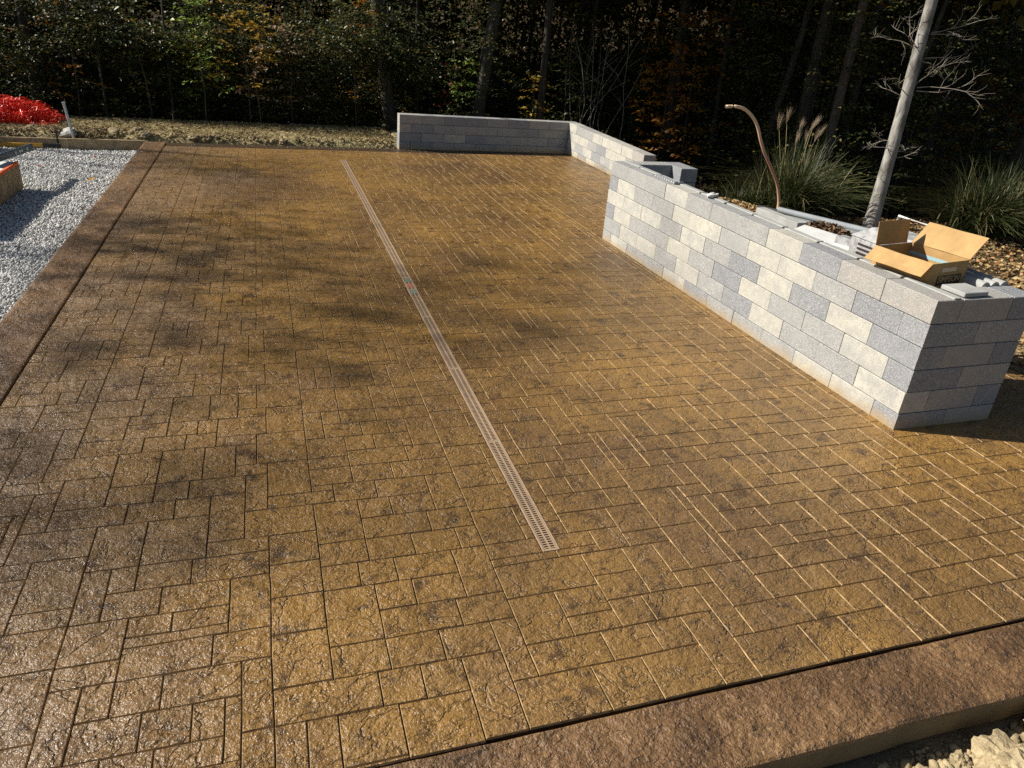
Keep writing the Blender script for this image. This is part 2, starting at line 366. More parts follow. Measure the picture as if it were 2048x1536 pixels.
band('b2', [(GX-.004+wob(t, 4)*.5, t) for t in ts], [(OX+wob(t, 9), t) for t in ts])

STONES = '-18,32,-12,36 -12,30,-8,36 -12,27,-8,30 -16,27,-12,32 -18,24,-16,30 -16,24,-10,27 -10,24,-6,27 -6,24,-3,27 -8,30,-4,36 -8,27,-5,30 -5,27,0,30 -4,30,-1,36 -1,32,1,36 -1,30,2,32 0,24,2,30 -3,20,0,27 -8,18,-3,24 -3,18,2,20 -4,15,2,18 -8,15,-4,18 -10,15,-8,18 -12,18,-8,24 -18,20,-12,24 -16,14,-12,20 -12,12,-10,18 -10,12,-6,15 -6,12,-1,15 -1,9,2,15 -8,10,-5,12 -12,8,-8,12 -5,10,-1,12 -8,6,-2,9 -2,6,2,9 -8,3,-5,6 -5,3,0,6 0,0,2,6 -10,3,-8,6 -10,0,-6,3 -6,0,-3,3 6,32,10,36 6,30,10,32 10,33,13,36 13,33,17,36 10,30,16,33 16,30,20,33 6,27,10,30 10,27,14,30 14,27,20,30 9,24,12,27 12,24,17,27 17,21,20,27 6,18,10,24 10,21,13,24 13,21,17,24 10,18,16,21 16,18,20,21 6,15,10,18 10,15,13,18 14,15,18,18 20,32,25,36 20,28,24,32 24,29,28,31 24,27,28,29 20,24,24,28 24,24,30,27 20,20,28,24 20,15,24,20 24,17,28,19 20,12,26,15 28,30,33,35 28,27,32,29 33,32,36,38 33,30,37,31 32,27,37,30 38,28,41,32 36,32,41,36 42,30,45,35 45,30,50,36 38,36,44,39 44,36,47,39 36,36,38,41 42,27,45,30 38,24,41,28 30,24,34,27 35,21,37,26 28,21,31,23 31,21,34,24 28,18,34,21 34,18,37,21 37,20,43,24 38,14,41,20 33,14,37,18 28,15,32,18 30,12,33,15 33,12,37,14 37,8,41,14 35,8,37,12 32,6,35,12 35,6,38,8 42,8,46,12 42,6,46,8 46,9,49,12 44,12,48,15 38,3,42,8 31,3,36,6 36,0,38,6 28,3,31,6 26,0,30,3 30,0,33,3 33,-4,36,3 28,-4,33,0 38,0,44,3 36,-4,42,0 42,-4,46,0 46,-4,51,0 51,-4,54,3 54,0,56,6 48,0,51,3 44,0,48,3 49,3,54,6 46,3,49,6 42,3,46,6 56,0,63,3 54,-4,60,0 50,18,53,24 53,20,55,24 53,18,56,20 55,20,60,24 60,18,64,20 56,16,60,20 60,15,64,18 50,15,56,18 46,15,50,18 44,15,46,18 56,12,60,16 48,12,53,15 53,10,56,15 49,10,53,12 46,6,52,9 52,6,56,9 60,6,64,8 60,3,64,6 64,3,68,6 63,0,66,3 61,8,64,12 64,6,69,12 69,6,74,8 0,60,2,66 2,63,6,68 1,68,6,74 -4,66,-1,72 -1,68,1,72 -1,66,2,68 -4,63,0,66 -3,56,0,63 0,56,6,60 2,60,9,63 -3,54,2,56 -3,50,2,54 2,50,6,56 -3,48,1,50 -4,42,-1,48 -1,44,1,48 1,44,6,50 -1,42,2,44 2,38,6,44 -3,38,2,42 -3,36,1,38 6,54,10,60 10,54,15,60 6,48,8,54 8,51,10,54 10,51,15,54 8,48,12,51 12,48,15,51 6,42,10,48 10,42,14,48 14,42,17,48 6,36,8,42 8,39,10,42 8,36,12,39 10,39,14,42 8,75,10,78 10,75,14,78 8,72,12,75 12,72,15,75 6,66,10,72 10,66,15,72 15,67,18,74 6,63,10,66 10,63,14,66 14,62,18,65 9,60,12,63 15,55,18,62 18,59,20,65 -16,52,-12,57 -12,54,-8,57 -12,52,-8,54 -12,48,-6,52 -11,44,-8,48 -12,42,-8,44 -16,39,-12,44 -12,39,-8,42 -18,36,-16,42 -16,36,-10,39 -10,36,-6,39 -21,42,-16,46'
ST = [tuple(map(int, s.split(','))) for s in STONES.split()]
I0, I1, J0, J1 = -32, 152, -8, 222
def layout():
    occ = np.zeros((I1-I0, J1-J0), bool); out = []
    def can(t):
        if t[0] < I0 or t[2] > I1 or t[1] < J0 or t[3] > J1: return False
        return not occ[t[0]-I0:t[2]-I0, t[1]-J0:t[3]-J0].any()
    def put(t): occ[t[0]-I0:t[2]-I0, t[1]-J0:t[3]-J0] = True; out.append(t)
    for s in ST:
        t = (max(s[0], I0), max(s[1], J0), min(s[2], I1), min(s[3], J1))
        if can(t): put(t)
    sh = [(18*a, 12*b) for a in range(-8, 9) for b in range(-1, 19) if (a, b) != (0, 0)]
    sh.sort(key=lambda s: (abs(s[0]) % 54 != 0)*3 + abs(s[0])/60 + abs(s[1])/60)
    for d in sh:
        for s in ST:
            t = (s[0]+d[0], s[1]+d[1], s[2]+d[0], s[3]+d[1])
            if can(t): put(t)
    sizes = [(4, 6), (6, 4), (5, 6), (6, 3), (4, 4), (3, 6), (5, 3), (4, 3), (2, 6), (6, 2), (3, 4), (3, 3), (2, 4), (4, 2), (3, 2), (2, 3), (2, 2), (1, 4), (4, 1), (1, 3), (3, 1), (1, 2), (2, 1), (1, 1)]
    for y in range(J0, J1):
        for x in range(I0, I1):
            if occ[x-I0, y-J0]: continue
            for w, h in sizes:
                if can((x, y, x+w, y+h)): put((x, y, x+w, y+h)); break
    # swallow slivers into a neighbour that shares the whole edge
    ch = True; alive = set(out)
    while ch:
        ch = False
        for a in list(out):
            w, h = a[2]-a[0], a[3]-a[1]
            if a not in alive: continue
            if min(w, h) > 1 and w*h > 4: continue
            best = None
            for b in out:
                if b is a: continue
                if b[0] == a[0] and b[2] == a[2] and (b[3] == a[1] or b[1] == a[3]) or b[1] == a[1] and b[3] == a[3] and (b[2] == a[0] or b[0] == a[2]):
                    m = (min(a[0], b[0]), min(a[1], b[1]), max(a[2], b[2]), max(a[3], b[3]))
                    if max(m[2]-m[0], m[3]-m[1]) <= 8 and (best is None or (m[2]-m[0])*(m[3]-m[1]) < best[0]): best = ((m[2]-m[0])*(m[3]-m[1]), b, m)
            if best: alive -= {a, best[1]}; alive.add(best[2]); out.remove(a); out.remove(best[1]); out.append(best[2]); ch = True
    # remaining one-unit slivers: stretch a neighbour over them and trim what is left
    return out
def gx(i): return (-.0996+.02419*i)*H
def gy(i, j):
    x = -.0996+.02419*i; return (.018*max(0, .3-x)*(1 if j < 60 else max(0, 1-(j-60)/60)) + .816 + .02385*j)*H
DR = (1.072, 2.40, 1.119, 12.15, .080)         # trench drain: near x,y, far x,y, width
def clip(r):
    x0, y0, x1, y1 = r
    x0 = max(x0, GX+.005); y0 = max(y0, GY0+.003); y1 = min(y1, FY); x1 = min(x1, RX)
    if x0 > 5.5 and y0 > 3.5: return []
    if x1 > 5.52 and y1 > 3.55:
        if x0 >= 5.4: y1 = 3.55
        elif y0 >= 3.45: x1 = 5.52
    if x1-x0 < .012 or y1-y0 < .012: return []
    yc = (y0+y1)/2; dx0 = DR[0] + (DR[2]-DR[0])*(yc-DR[1])/(DR[3]-DR[1]); dx1 = dx0+DR[4]
    if y1 <= DR[1] or y0 >= DR[3] or x1 <= dx0 or x0 >= dx1: return [(x0, y0, x1, y1)]
    res = []
    if y0 < DR[1]-.01: res.append((x0, y0, x1, DR[1])); y0 = DR[1]
    if y1 > DR[3]+.01: res.append((x0, DR[3], x1, y1)); y1 = DR[3]
    if dx0-x0 > .012: res.append((x0, y0, dx0-.001, y1))
    if x1-dx1 > .012: res.append((dx1+.001, y0, x1, y1))
    return [q for q in res if q[2]-q[0] > .01 and q[3]-q[1] > .01]
def ew(x, y, s): return .0022*mn.noise(Vector((x*13, y*13, s))) + .0035*mn.noise(Vector((x*3.1, y*3.1, s+5)))
def stone_geo(r, V, F):
    """one stamped stone: wandering edge, chamfer down to the joint, flat lifted face"""
    x0, y0, x1, y1 = r; g = .0014; P = []
    def side(ax, ay, bx, by):
        n = max(1, int(math.hypot(bx-ax, by-ay)/.075))
        for k in range(n): P.append((ax+(bx-ax)*k/n, ay+(by-ay)*k/n))
    X0, Y0, X1, Y1 = x0+g, y0+g, x1-g, y1-g
    side(X0, Y0, X1, Y0); side(X1, Y0, X1, Y1); side(X1, Y1, X0, Y1); side(X0, Y1, X0, Y0)
    cx, cy = (x0+x1)/2, (y0+y1)/2; n = len(P); b = len(V)
    zt = .0014*mn.noise(Vector((cx*7, cy*7, 1.5)))
    tx = .004*mn.noise(Vector((cx*9, cy*5, 8))); ty = .004*mn.noise(Vector((cx*5, cy*9, 3)))
    for px, py in P:
        wx, wy = ew(px, py, 0), ew(px, py, 9)
        V.append((px+wx, py+wy, -.0088))
    for px, py in P:
        wx, wy = ew(px, py, 0), ew(px, py, 9); i = .0019
        sx = (1 if px < cx else -1)*i if abs(abs(px-cx)-(X1-X0)/2) < 1e-6 else 0
        sy = (1 if py < cy else -1)*i if abs(abs(py-cy)-(Y1-Y0)/2) < 1e-6 else 0
        z = zt + tx*(px-cx) + ty*(py-cy) + .0009*mn.noise(Vector((px*11, py*11, 4)))
        V.append((px+wx+sx*1.5, py+wy+sy*1.5, z))
    for k in range(n): F.append((b+k, b+(k+1) % n, b+n+(k+1) % n, b+n+k))
    F.append(tuple(b+n+k for k in range(n)))
def patio_stones():
    rs = []
    for t in layout():
        i = (t[0]+t[2])/2; r = (gx(t[0]), gy(i, t[1]), gx(t[2]), gy(i, t[3]))
        rs += clip(r)
    iv = cam.matrix_world.inverted(); f = 1448.2/1024
    def seen(r):
        p = iv @ Vector(((r[0]+r[2])/2, (r[1]+r[3])/2, 0)); d = -p.z
        if d < .3: return 0
        a = (r[2]-r[0])*(r[3]-r[1])*H/d**3
        if abs(p.x/d*f) > 1.02 or abs(p.y/d*f) > .78: a *= .01
        if r[0] > 3.7 and 3.1 < r[1] < 7.4: a *= .01
        return a
    rs.sort(key=seen, reverse=True)
    for r in rs[:300]:
        V = []; F = []; stone_geo(r, V, F); cx, cy = (r[0]+r[2])/2, (r[1]+r[3])/2
        V = [(x-cx, y-cy, z) for x, y, z in V]
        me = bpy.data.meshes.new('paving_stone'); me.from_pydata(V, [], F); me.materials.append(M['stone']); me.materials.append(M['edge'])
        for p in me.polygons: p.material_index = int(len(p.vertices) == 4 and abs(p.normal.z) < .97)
        o = link('paving_stone', me, patio); o.location = (cx, cy, 0)
    V = []; F = []
    for r in rs[300:]: stone_geo(r, V, F)
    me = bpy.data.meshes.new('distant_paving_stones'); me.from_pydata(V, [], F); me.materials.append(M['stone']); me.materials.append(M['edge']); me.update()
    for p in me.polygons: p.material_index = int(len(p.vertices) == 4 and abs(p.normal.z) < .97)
    tag(link('distant_paving_stones', me, patio), kind='stuff')
patio_stones()

# ------------------------------------------------------------------ trench drain
def drain():
    x0, y0, x1, y1, w = DR; L = math.hypot(x1-x0, y1-y0); a = math.atan2(x1-x0, y1-y0)
    t = empty('trench_drain', (x0, y0, 0), -a, 'long narrow slotted channel drain set into the brown patio', 'drain')
    m = MB(); m.box(.002, 0, -.06, w-.002, L, -.0088); m.build('channel', M['void'], t)
    m = MB()
    for a0, a1, z in ((0, .007, .0035), (w-.007, w, .0035)): m.box(a0, 0, -.0085, a1, L, z)
    m.box(.0072, 0, -.0085, w-.0072, .006, .0030); m.box(.0072, L-.006, -.0085, w-.0072, L, .0030)
    m.build('frame', M['drain'], t)
    n = 10; l = (L-.014)/n; m = MB(); z0, z1 = -.006, .001
    a, b = .009, w-.009; c = w/2
    for q in ((a, a+.005), (c-.004, c+.004), (b-.005, b)): m.box(q[0], .002, z0, q[1], l-.002, z1)
    k = int(l/.0165); p = l/k
    for i in range(k+1):
        yy = min(max(i*p, .003), l-.006); hb = .0034 if 0 < i < k else .005
        for u0_, u1_ in ((a+.0051, c-.0041), (c+.0041, b-.0051)):
            m.box(u0_, yy-hb, z0, u1_, yy+hb, z1-.0004)
    me = m.mesh('grate', M['drain'])
    for i in range(n):
        o = link('grate', me, t); o.location = (0, .007+i*l, 0)
    for y_, mt, nm in ((4.30, 'green', 'green sticker nearest the camera'), (4.46, 'redst', 'faded red sticker'), (4.60, 'green', 'green sticker beyond the red one')):
        for s in (0, 1):
            m = MB(); m.box((.016, .046)[s], y_-DR[1]+1.55, .0032, (.034, .064)[s], y_-DR[1]+1.66, .0036); m.build('sticker', M[mt], t)
drain()

# ------------------------------------------------------------------ block walls
BL, BD, BH = .4064, .2032, .1524
_bm = {}
def block_mesh(l, mat, notch=True):
    key = (round(l, 3), mat, notch)
    if key in _bm: return _bm[key]
    g = .0022; hl = l/2-g; c = .0035
    P = [(-hl, 0), (hl, 0)]
    if notch and l > .3: P += [(hl, .118), (hl-.012, .124), (hl-.012, .150), (hl, .156)]
    P += [(hl, BD), (-hl, BD)]
    if notch and l > .3: P += [(-hl, .156), (-hl+.012, .150), (-hl+.012, .124), (-hl, .118)]
    n = len(P); V = []; F = []; cy = BD/2
    def ins(p, d): return (p[0]-math.copysign(d, p[0]), p[1]+(d if p[1] < .02 else (-d if p[1] > BD-.02 else 0)))
    for z, d in ((g, c), (g+c, 0), (BH-g-c, 0), (BH-g, c)):
        for p in P: q = ins(p, d) if d else p; V.append((q[0], q[1], z))
    for k in range(3):
        for j in range(n): F.append((k*n+j, k*n+(j+1) % n, (k+1)*n+(j+1) % n, (k+1)*n+j))
    F.append(tuple(range(n))[::-1]); F.append(tuple(3*n+j for j in range(n)))
    me = bpy.data.meshes.new('block'); me.from_pydata(V, [], F); me.update(); me.materials.append(M[mat]); _bm[key] = me
    return me
CM = {'c': 'cream', 'g': 'grey', 'b': 'blue', 'e': 'beige'}
def course(parent, x, y, ang, z, lens, cols, jit=.0016):
    """lay blocks along a line: x,y start of the outer face, ang direction; the block body lies to the left of it"""
    d = Vector((math.cos(ang), math.sin(ang), 0)); s = 0
    for q, (l, c) in enumerate(zip(lens, cols)):
        p = Vector((x, y, z)) + d*(s+l/2); s += l
        o = link('block', block_mesh(l, CM[c], 0 < q < len(lens)-1), parent); o.rotation_euler = (0, 0, ang + rnd.uniform(-.002, .002))
        o.location = (p.x + rnd.uniform(-jit, jit), p.y + rnd.uniform(-jit, jit), p.z)
def rc(n, w='ccggbe'): return ''.join(rnd.choice(w) for _ in range(n))
# raised kitchen enclosure at the right: local x to the right, y away; front face on x=0 (faces -x)
isl = empty('block_enclosure', (3.682, 3.047, -.041), .0115, 'tall mixed cream and grey block enclosure, the nearest and highest of the block walls', 'block wall')
front = ['ggggggcggcbee', 0]
top = {5: 'gggcgggcbee', 4: 'bcggccgccgbeb', 3: 'cccgcgbcbcb', 2: 'bcggcgbcggcb', 1: 'gccgcgbcggc', 0: 'gcggcbgggccg'}
LF = BL*11
for k in range(6):
    z = k*BH
    # long front wall, laid from the far end towards the near corner
    lens = [BL]*11 if k % 2 else [BD] + [BL]*10
    course(isl, 0, LF, -math.pi/2, z, lens, (top[k]+'gcgcg')[:len(lens)])
    if k == 5:   # rough raised strip along the back of the top blocks
        for q in range(11):
            m = MB(); m.box(-.196+rnd.uniform(0, .01), .128+rnd.uniform(-.004, .004), 0, .196-rnd.uniform(0, .012), .186, .010)
            o = link('lip', m.mesh('lip', M['conc'], bevel=.003), isl.children[-11+q]); o.location = (0, 0, BH-.0025)
    # near end wall (outer face on y=0)
    if k % 2: course(isl, BD, 0, 0, z, [BL, BD], 'eb' if k == 5 else rc(2, 'eegb'))
    else: course(isl, 0, 0, 0, z, [BL, BL], 'b' + rc(1, 'eg'))
    # back wall: short run at the near end, one block at the far end
    course(isl, BL*2, BD, math.pi/2, z, [BL, BD] if k % 2 else [BD, BL], rc(2, 'ggb'))
    course(isl, BL*2+.03, LF-BL, math.pi/2, z, [BL], rc(1, 'gb'))
    # far end wall
    course(isl, BL*2+.03-BD, LF, math.pi, z, [BL+.0284] if k % 2 else [.2316, BD], rc(2, 'ggc'))
# low wall beyond: back run and side run
low = empty('low_block_wall', (2.262, 13.41, -.04), .028, 'low corner block wall at the far end of the patio, shaded on its long face', 'block wall')
for k in range(4):
    z = k*BH + .012
    lens = [BL]*8 if k % 2 else [BD] + [BL]*7 + [BD]
    course(low, 0, 0, 0, z, lens, ['bbgebgegg', 'bgcbgegb', 'ebgeggbgb', 'egbbgbeg'][k])
    course(low, BL*8+.002, -.004, -math.pi/2-.045, z, lens, ['gcbcggcgb', 'cgcbgcggc', 'gccgbccgb', 'cggcccceb'][k])
    course(low, BL*8+.002, 0, 0, z, [.2], 'g')
low.rotation_euler = (.012, .010, .028)

# ------------------------------------------------------------------ loose stuff: gravel, clods, litter
def ico():
    bm = bmesh.new(); bmesh.ops.create_icosphere(bm, subdivisions=1, radius=1); V = np.array([v.co[:] for v in bm.verts]); F = np.array([[v.index for v in f.verts] for f in bm.faces]); bm.free(); return V, F
IV, IF = ico()
def rots(n):
    q = rng.normal(size=(n, 4)); q /= np.linalg.norm(q, axis=1)[:, None]; w, x, y, z = q.T
    return np.stack([1-2*(y*y+z*z), 2*(x*y-z*w), 2*(x*z+y*w), 2*(x*y+z*w), 1-2*(x*x+z*z), 2*(y*z-x*w), 2*(x*z-y*w), 2*(y*z+x*w), 1-2*(x*x+y*y)], -1).reshape(n, 3, 3)
def pebbles(name, P, R, mat, label, rough=.28):
    n = len(P); V = IV[None]*(1+rng.uniform(-rough, rough, (n, len(IV), 1))) * rng.uniform(.6, 1.15, (n, 1, 3))
    V = np.einsum('nij,nkj->nki', rots(n), V)*R[:, None, None] + P[:, None]
    F = (IF[None] + (np.arange(n)*len(IV))[:, None, None]).reshape(-1, 3)
    o = link(name, npmesh(name, V, F, mat)); tag(o, label, kind='stuff'); return o
def gravel():
    n = 46000; y = 13.38 - (13.38-4.2)*rng.random(n)**1.0; x = -1.885 - rng.random(n)*(.45 + .24*(y-4))
    z = -.155 + .02*np.array([mn.noise(Vector((a*1.3, b*1.3, 0))) for a, b in zip(x, y)]) + rng.uniform(-.008, .016, n)
    R = rng.uniform(.005, .0175, n)
    pebbles('gravel', np.stack([x, y, z+.05*0+.012], -1), R, M['gravel'], 'white crushed stone bed left of the patio')
gravel()
def scatter_clods(name, regions, mat, label):
    Ps = []; Rs = []
    for (x0, x1, y0, y1, n, r0, r1) in regions:
        x = rng.uniform(x0, x1, n); y = rng.uniform(y0, y1, n); r = r0+(r1-r0)*rng.random(n)**2.5
        Ps.append(np.stack([x, y, terr(x, y)+r*.35], -1)); Rs.append(r)
    return pebbles(name, np.concatenate(Ps), np.concatenate(Rs), mat, label, .35)
scatter_clods('soil_clods', [(-4.8, 2.25, 13.5, 13.9, 1300, .006, .045), (-4.8, 2.2, 13.9, 15.4, 1300, .005, .025), (1.3, 3.4, .85, 1.20, 900, .006, .035), (5.5, 8, 3.2, 5.5, 500, .006, .03), (1.0, 4.0, 1.13, 1.215, 500, .005, .018)], M['crumb'], 'crumbled clay soil along the patio edges')

def grit():
    n = 500; e = rng.integers(0, 2, n)*2; u = rng.random(n); v = np.abs(rng.normal(0, 1, n))
    x = np.where(e == 0, -1.86+v*.10, np.where(e == 1, -1.8+u*9, -1.2+u*6)); y = np.where(e == 0, 4+u*9.3, np.where(e == 1, 1.23+v*.06, 13.4-v*.25))
    ok = ~((x > 3.6) & (y > 3.0)) & (x < 5.3); x, y = x[ok], y[ok]
    pebbles('grit', np.stack([x, y, np.full(len(x), .002)], -1), rng.uniform(.0015, .0055, len(x)), M['gravel'], 'specks of stone and soil scattered along the patio edges', .35)
grit()
def big_clod(name, loc, s, seed, mat, label, sub=4, cat='soil clod', grp='dug clay clods beside the near border', flat=.7):
    bm = bmesh.new(); bmesh.ops.create_icosphere(bm, subdivisions=sub, radius=1)
    for v in bm.verts:
        p = v.co.copy(); q = p*1.3 + Vector((seed*3.1, seed, 0))
        d = 1 + .42*mn.noise(q) + .25*mn.noise(q*2.7) + .13*mn.noise(q*6) + .07*mn.noise(q*14) - .12*abs(mn.noise(q*4+Vector((5, 5, 5))))
        v.co = Vector((p.x*d*s[0], p.y*d*s[1], p.z*d*s[2]))
    me = bpy.data.meshes.new(name); bm.to_mesh(me); bm.free(); me.materials.append(mat)
    o = link(name, me); o.location = loc; o.rotation_euler = (rnd.uniform(-.3, .3), rnd.uniform(-.3, .3), rnd.uniform(0, 6)); tag(o, label, cat, grp); return o
for a in [((2.36, 1.02, -.10), (.13, .10, .085), 1, 'broad flat topped clay clod just below the near border, at the bottom edge'),
          ((2.62, 1.07, -.085), (.10, .085, .09), 2, 'round clay clod with a cracked top near the lower right corner'),
          ((2.86, 1.06, -.06), (.15, .10, .13), 3, 'tall smooth sided clay clod at the lower right corner'),
          ((2.06, 1.085, -.135), (.075, .05, .05), 4, 'small pale clay clod, leftmost of the clods'),
          ((3.15, 1.10, -.06), (.13, .10, .11), 5, 'large clay clod at the far right of the clods'),
          ((2.52, .93, -.07), (.10, .08, .085), 6, 'dark shaded clay clod nearest the bottom edge'),
          ((2.24, 1.12, -.15), (.05, .035, .035), 7, 'small lump of clay in the shadow of the near border')]:
    big_clod('soil_clod', *a[:3], M['clod'] if a[2] % 3 else M['clod2'], a[3])
for i, (x, y, s, lb) in enumerate([(-2.35, 13.85, .13, 'dark lump of turf on the bank right of the steel stake'), (-1.9, 13.72, .10, 'brown sod lump hanging over the form board end'), (-2.05, 14.1, .12, 'rounded turf lump on the straw covered bank'), (-3.55, 14.05, .12, 'mossy lump in front of the red netting'), (-1.15, 13.66, .08, 'small brown lump at the far patio edge'), (.3, 13.62, .07, 'small clay lump at the far patio edge near the middle')]):
    big_clod('turf_lump', (x, y, .04), (s*1.2, s*.9, s*.62), 20+i, M['clod2'], lb, 3, 'turf lump', 'turf lumps along the bank')
big_clod('rock', (-3.02, 13.74, .03), (.19, .12, .085), 31, M['rock'], 'pale angular rock against the form board beside the steel stake', 2, 'rock', None)

def leafcards(C, D, Nn, L, Wd, fold=.25):
    """C centres, D tip direction, Nn normal (unit), L length, Wd width -> folded two-triangle leaves"""
    sd = np.cross(D, Nn); sd /= np.linalg.norm(sd, axis=1)[:, None]+1e-9
    L = L[:, None]; Wd = Wd[:, None]; up_ = Nn*Wd*fold
    V = np.stack([C-D*L/2, C+sd*Wd/2+up_-D*L*.05, C+D*L/2, C-sd*Wd/2+up_-D*L*.05], 1)
    n = len(C); b = (np.arange(n)*4)[:, None]
    F = np.concatenate([b+np.array([[0, 1, 2]]), b+np.array([[0, 2, 3]])], 1).reshape(-1, 3)
    return V.reshape(-1, 3), F
def unit(a): return a/(np.linalg.norm(a, axis=1)[:, None]+1e-9)
def litter(name, regions, mat, label, lift=.012):
    Cs = []; 
    for (x0, x1, y0, y1, n) in regions:
        x = rng.uniform(x0, x1, n); y = rng.uniform(y0, y1, n); Cs.append(np.stack([x, y, terr(x, y)+lift+rng.random(n)*.035], -1))
    C = np.concatenate(Cs); n = len(C); N = unit(np.stack([rng.normal(0, .38, n), rng.normal(0, .38, n), np.ones(n)], -1)); D = rng.normal(size=(n, 3)); D -= N*(D*N).sum(1)[:, None]; D = unit(D)
    V, F = leafcards(C, D, N, rng.uniform(.04, .09, n), rng.uniform(.025, .055, n))
    tag(link(name, npmesh(name, V, F, mat)), label, kind='stuff')
litter('leaf_litter', [(5.6, 10.5, 3.6, 7.6, 9500), (4.75, 5.6, 4.6, 8.0, 900), (5.9, 9, 7.5, 9, 1800)], M['litter'], 'sunlit tan and orange fallen leaves right of the block enclosure')
litter('brown_leaf_litter', [(-5, 2.3, 13.7, 15.6, 2600), (-8, 16, 15.4, 26, 9000), (5.6, 16, 8.5, 16, 6000), (-4.5, -2.4, 13.6, 14.2, 700)], M['litter2'], 'brown fallen leaves on the bank and forest floor')
def straw():
    n = 16000; x = rng.uniform(-4.6, 2.25, n); y = 13.6+rng.random(n)*1.9; z = terr(x, y)+.02+rng.random(n)*.03
    C = np.stack([x, y, z], -1); D = unit(np.stack([rng.normal(size=n), rng.normal(size=n), rng.normal(0, .35, n)], -1)); N = unit(np.cross(D, rng.normal(size=(n, 3))))
    V, F = leafcards(C, D, N, rng.uniform(.04, .12, n), rng.uniform(.003, .009, n)); tag(link('straw_mulch', npmesh('straw_mulch', V, F, M['straw'])), 'dry straw and moss strewn over the lit bank behind the patio', kind='stuff')
straw()
def one_leaf(loc, mat, label, s=.07, rz=0):
    m = MB(); m.add([(-s/2, 0, 0), (-s*.1, s*.32, .012), (s*.12, s*.2, .006), (s/2, 0, .004), (s*.12, -s*.22, .008), (-s*.12, -s*.3, .014)], [(0, 2, 1), (0, 3, 2), (0, 4, 3), (0, 5, 4)])
    o = m.build('fallen_leaf', mat); o.location = loc; o.rotation_euler = (.1, -.15, rz); tag(o, label, 'leaf', 'single leaves on the gravel')
one_leaf((-3.0, 11.8, -.105), M['redst'], 'red leaf on the gravel beyond the blue level', .10, .4)
one_leaf((-2.22, 10.95, -.105), M['yellow'], 'yellow leaf on the gravel near the middle of the bed', .12, 1)
one_leaf((-2.45, 12.55, -.105), M['lf_red'], 'dark curled leaf on the gravel near the form board', .09, 2)
one_leaf((-3.62, 13.3, -.10), M['orange'], 'orange leaf at the foot of the form board', .12, .2)
one_leaf((-2.02, 9.3, -.10), M['litter2'], 'brown leaf against the patio edge on the gravel', .08, 1.5)

# ------------------------------------------------------------------ things at the left
fb = empty('form_board', (-1.85, 13.452, 0), math.pi, 'long timber form board edging the gravel at its far end', 'board')
m = MB(); m.box(0, 0, -.15, 1.1, .04, .012); m.box(1.103, 0, -.15, 4.6, .04, .010); m.build('plank', M['wood'], fb, bevel=.003)
m = MB(); m.box(1.235, .04, -.2, 1.255, .055, .14); m.build('stake', M['black'], fb)  # black strip put in for a stake's shadow on the board
st = MB(); st.tube([(0, 0, -.1), (-.065, .02, .52)], .021, 14); st.tube([(-.065, .02, .5201), (-.0655, .02, .535)], [.027, .027], 14)
tag(st.build('steel_stake', M['galv'], smooth=False), 'thin galvanised steel stake leaning left behind the form board', 'stake').location = (-2.885, 13.545, .0)
# red plastic netting heap
def netting():
    t = empty('plastic_netting', (-4.55, 14.85, .04), 0, 'crumpled heap of bright red safety netting on the bank', 'netting')
    def sheet(seed, nx, ny, sx, sy, h, rz, lw=.0085):
        V = []; F = []; G = {}
        for i in range(nx+1):
            for j in range(ny+1):
                u = (i/nx-.5)*2; v = (j/ny-.5)*2
                e = max(0, 1-(abs(u)**2.6)*.95-(abs(v)**2.4)*.85)
                p = Vector((u*sx, v*sy, h*e**.6))
                q = Vector((u*3+seed, v*3, seed*2)); p += Vector((mn.noise(q*1.4), mn.noise(q*1.4+Vector((9, 0, 0))), mn.noise(q*1.6+Vector((0, 7, 0)))*1.3))*.15
                p += Vector((mn.noise(q*5), mn.noise(q*5+Vector((4, 0, 0))), mn.noise(q*5+Vector((0, 3, 0))))) * .045
                p.z = max(p.z, .0+.01*rnd.random()); G[i, j] = Matrix.Rotation(rz, 4, 'Z') @ p
        for i in range(nx+1):
            for j in range(ny+1):
                for di, dj in ((1, 0), (0, 1)):
                    if i+di > nx or j+dj > ny: continue
                    a, b = G[i, j], G[i+di, j+dj]; d = b-a
                    if d.length < 1e-4: continue
                    s_ = d.cross(Vector((rnd.gauss(0, .5), rnd.gauss(0, .5), 1))).normalized()*lw/2; k = len(V)
                    V.extend([a-s_, a+s_, b+s_, b-s_]); F.append((k, k+1, k+2, k+3))
        me = bpy.data.meshes.new('net_sheet'); me.from_pydata([tuple(v) for v in V], [], F); me.materials.append(M['net']); link('net_sheet', me, t)
    for k in range(7): sheet(k*1.7+.3, 62, 30, 1.25-.05*k, .50, .36-.03*k, rnd.uniform(-.12, .12))
netting()
# foam topped form with orange edge, blue level across it
fm = empty('foam_form', (-2.88, 10.45, -.12), 0, 'white topped wooden form with an orange edge at the left edge', 'form box')
m = MB(); m.box(-1.2, -2.2, 0, 0, 0, .285); b_ = m.build('side_board', M['wood'], fm, bevel=.004)
m = MB(); m.box(-1.19, -2.19, .2855, -.035, -.02, .315); m.build('foam_sheet', M['white'], fm, bevel=.004)
m = MB(); m.box(-.0345, -2.19, .2855, .004, -.02, .322); m.build('orange_edge', M['orange'], fm, bevel=.004)
lv = empty('spirit_level', (-2.90, 11.2, .245), 0, 'dark blue spirit level lying across the white topped form', 'level')
Ml = Matrix.Rotation(math.radians(218), 4, 'Z')
lv.rotation_euler = (0, math.radians(-1), math.radians(-98))
m = MB(); m.box(0, -.012, -.042, 1.15, .012, .042); m.build('body', M['navy'], lv, bevel=.003)
m = MB(); m.box(-.006, -.0125, -.043, .0, .0125, .043); m.build('end_cap', M['black'], lv)
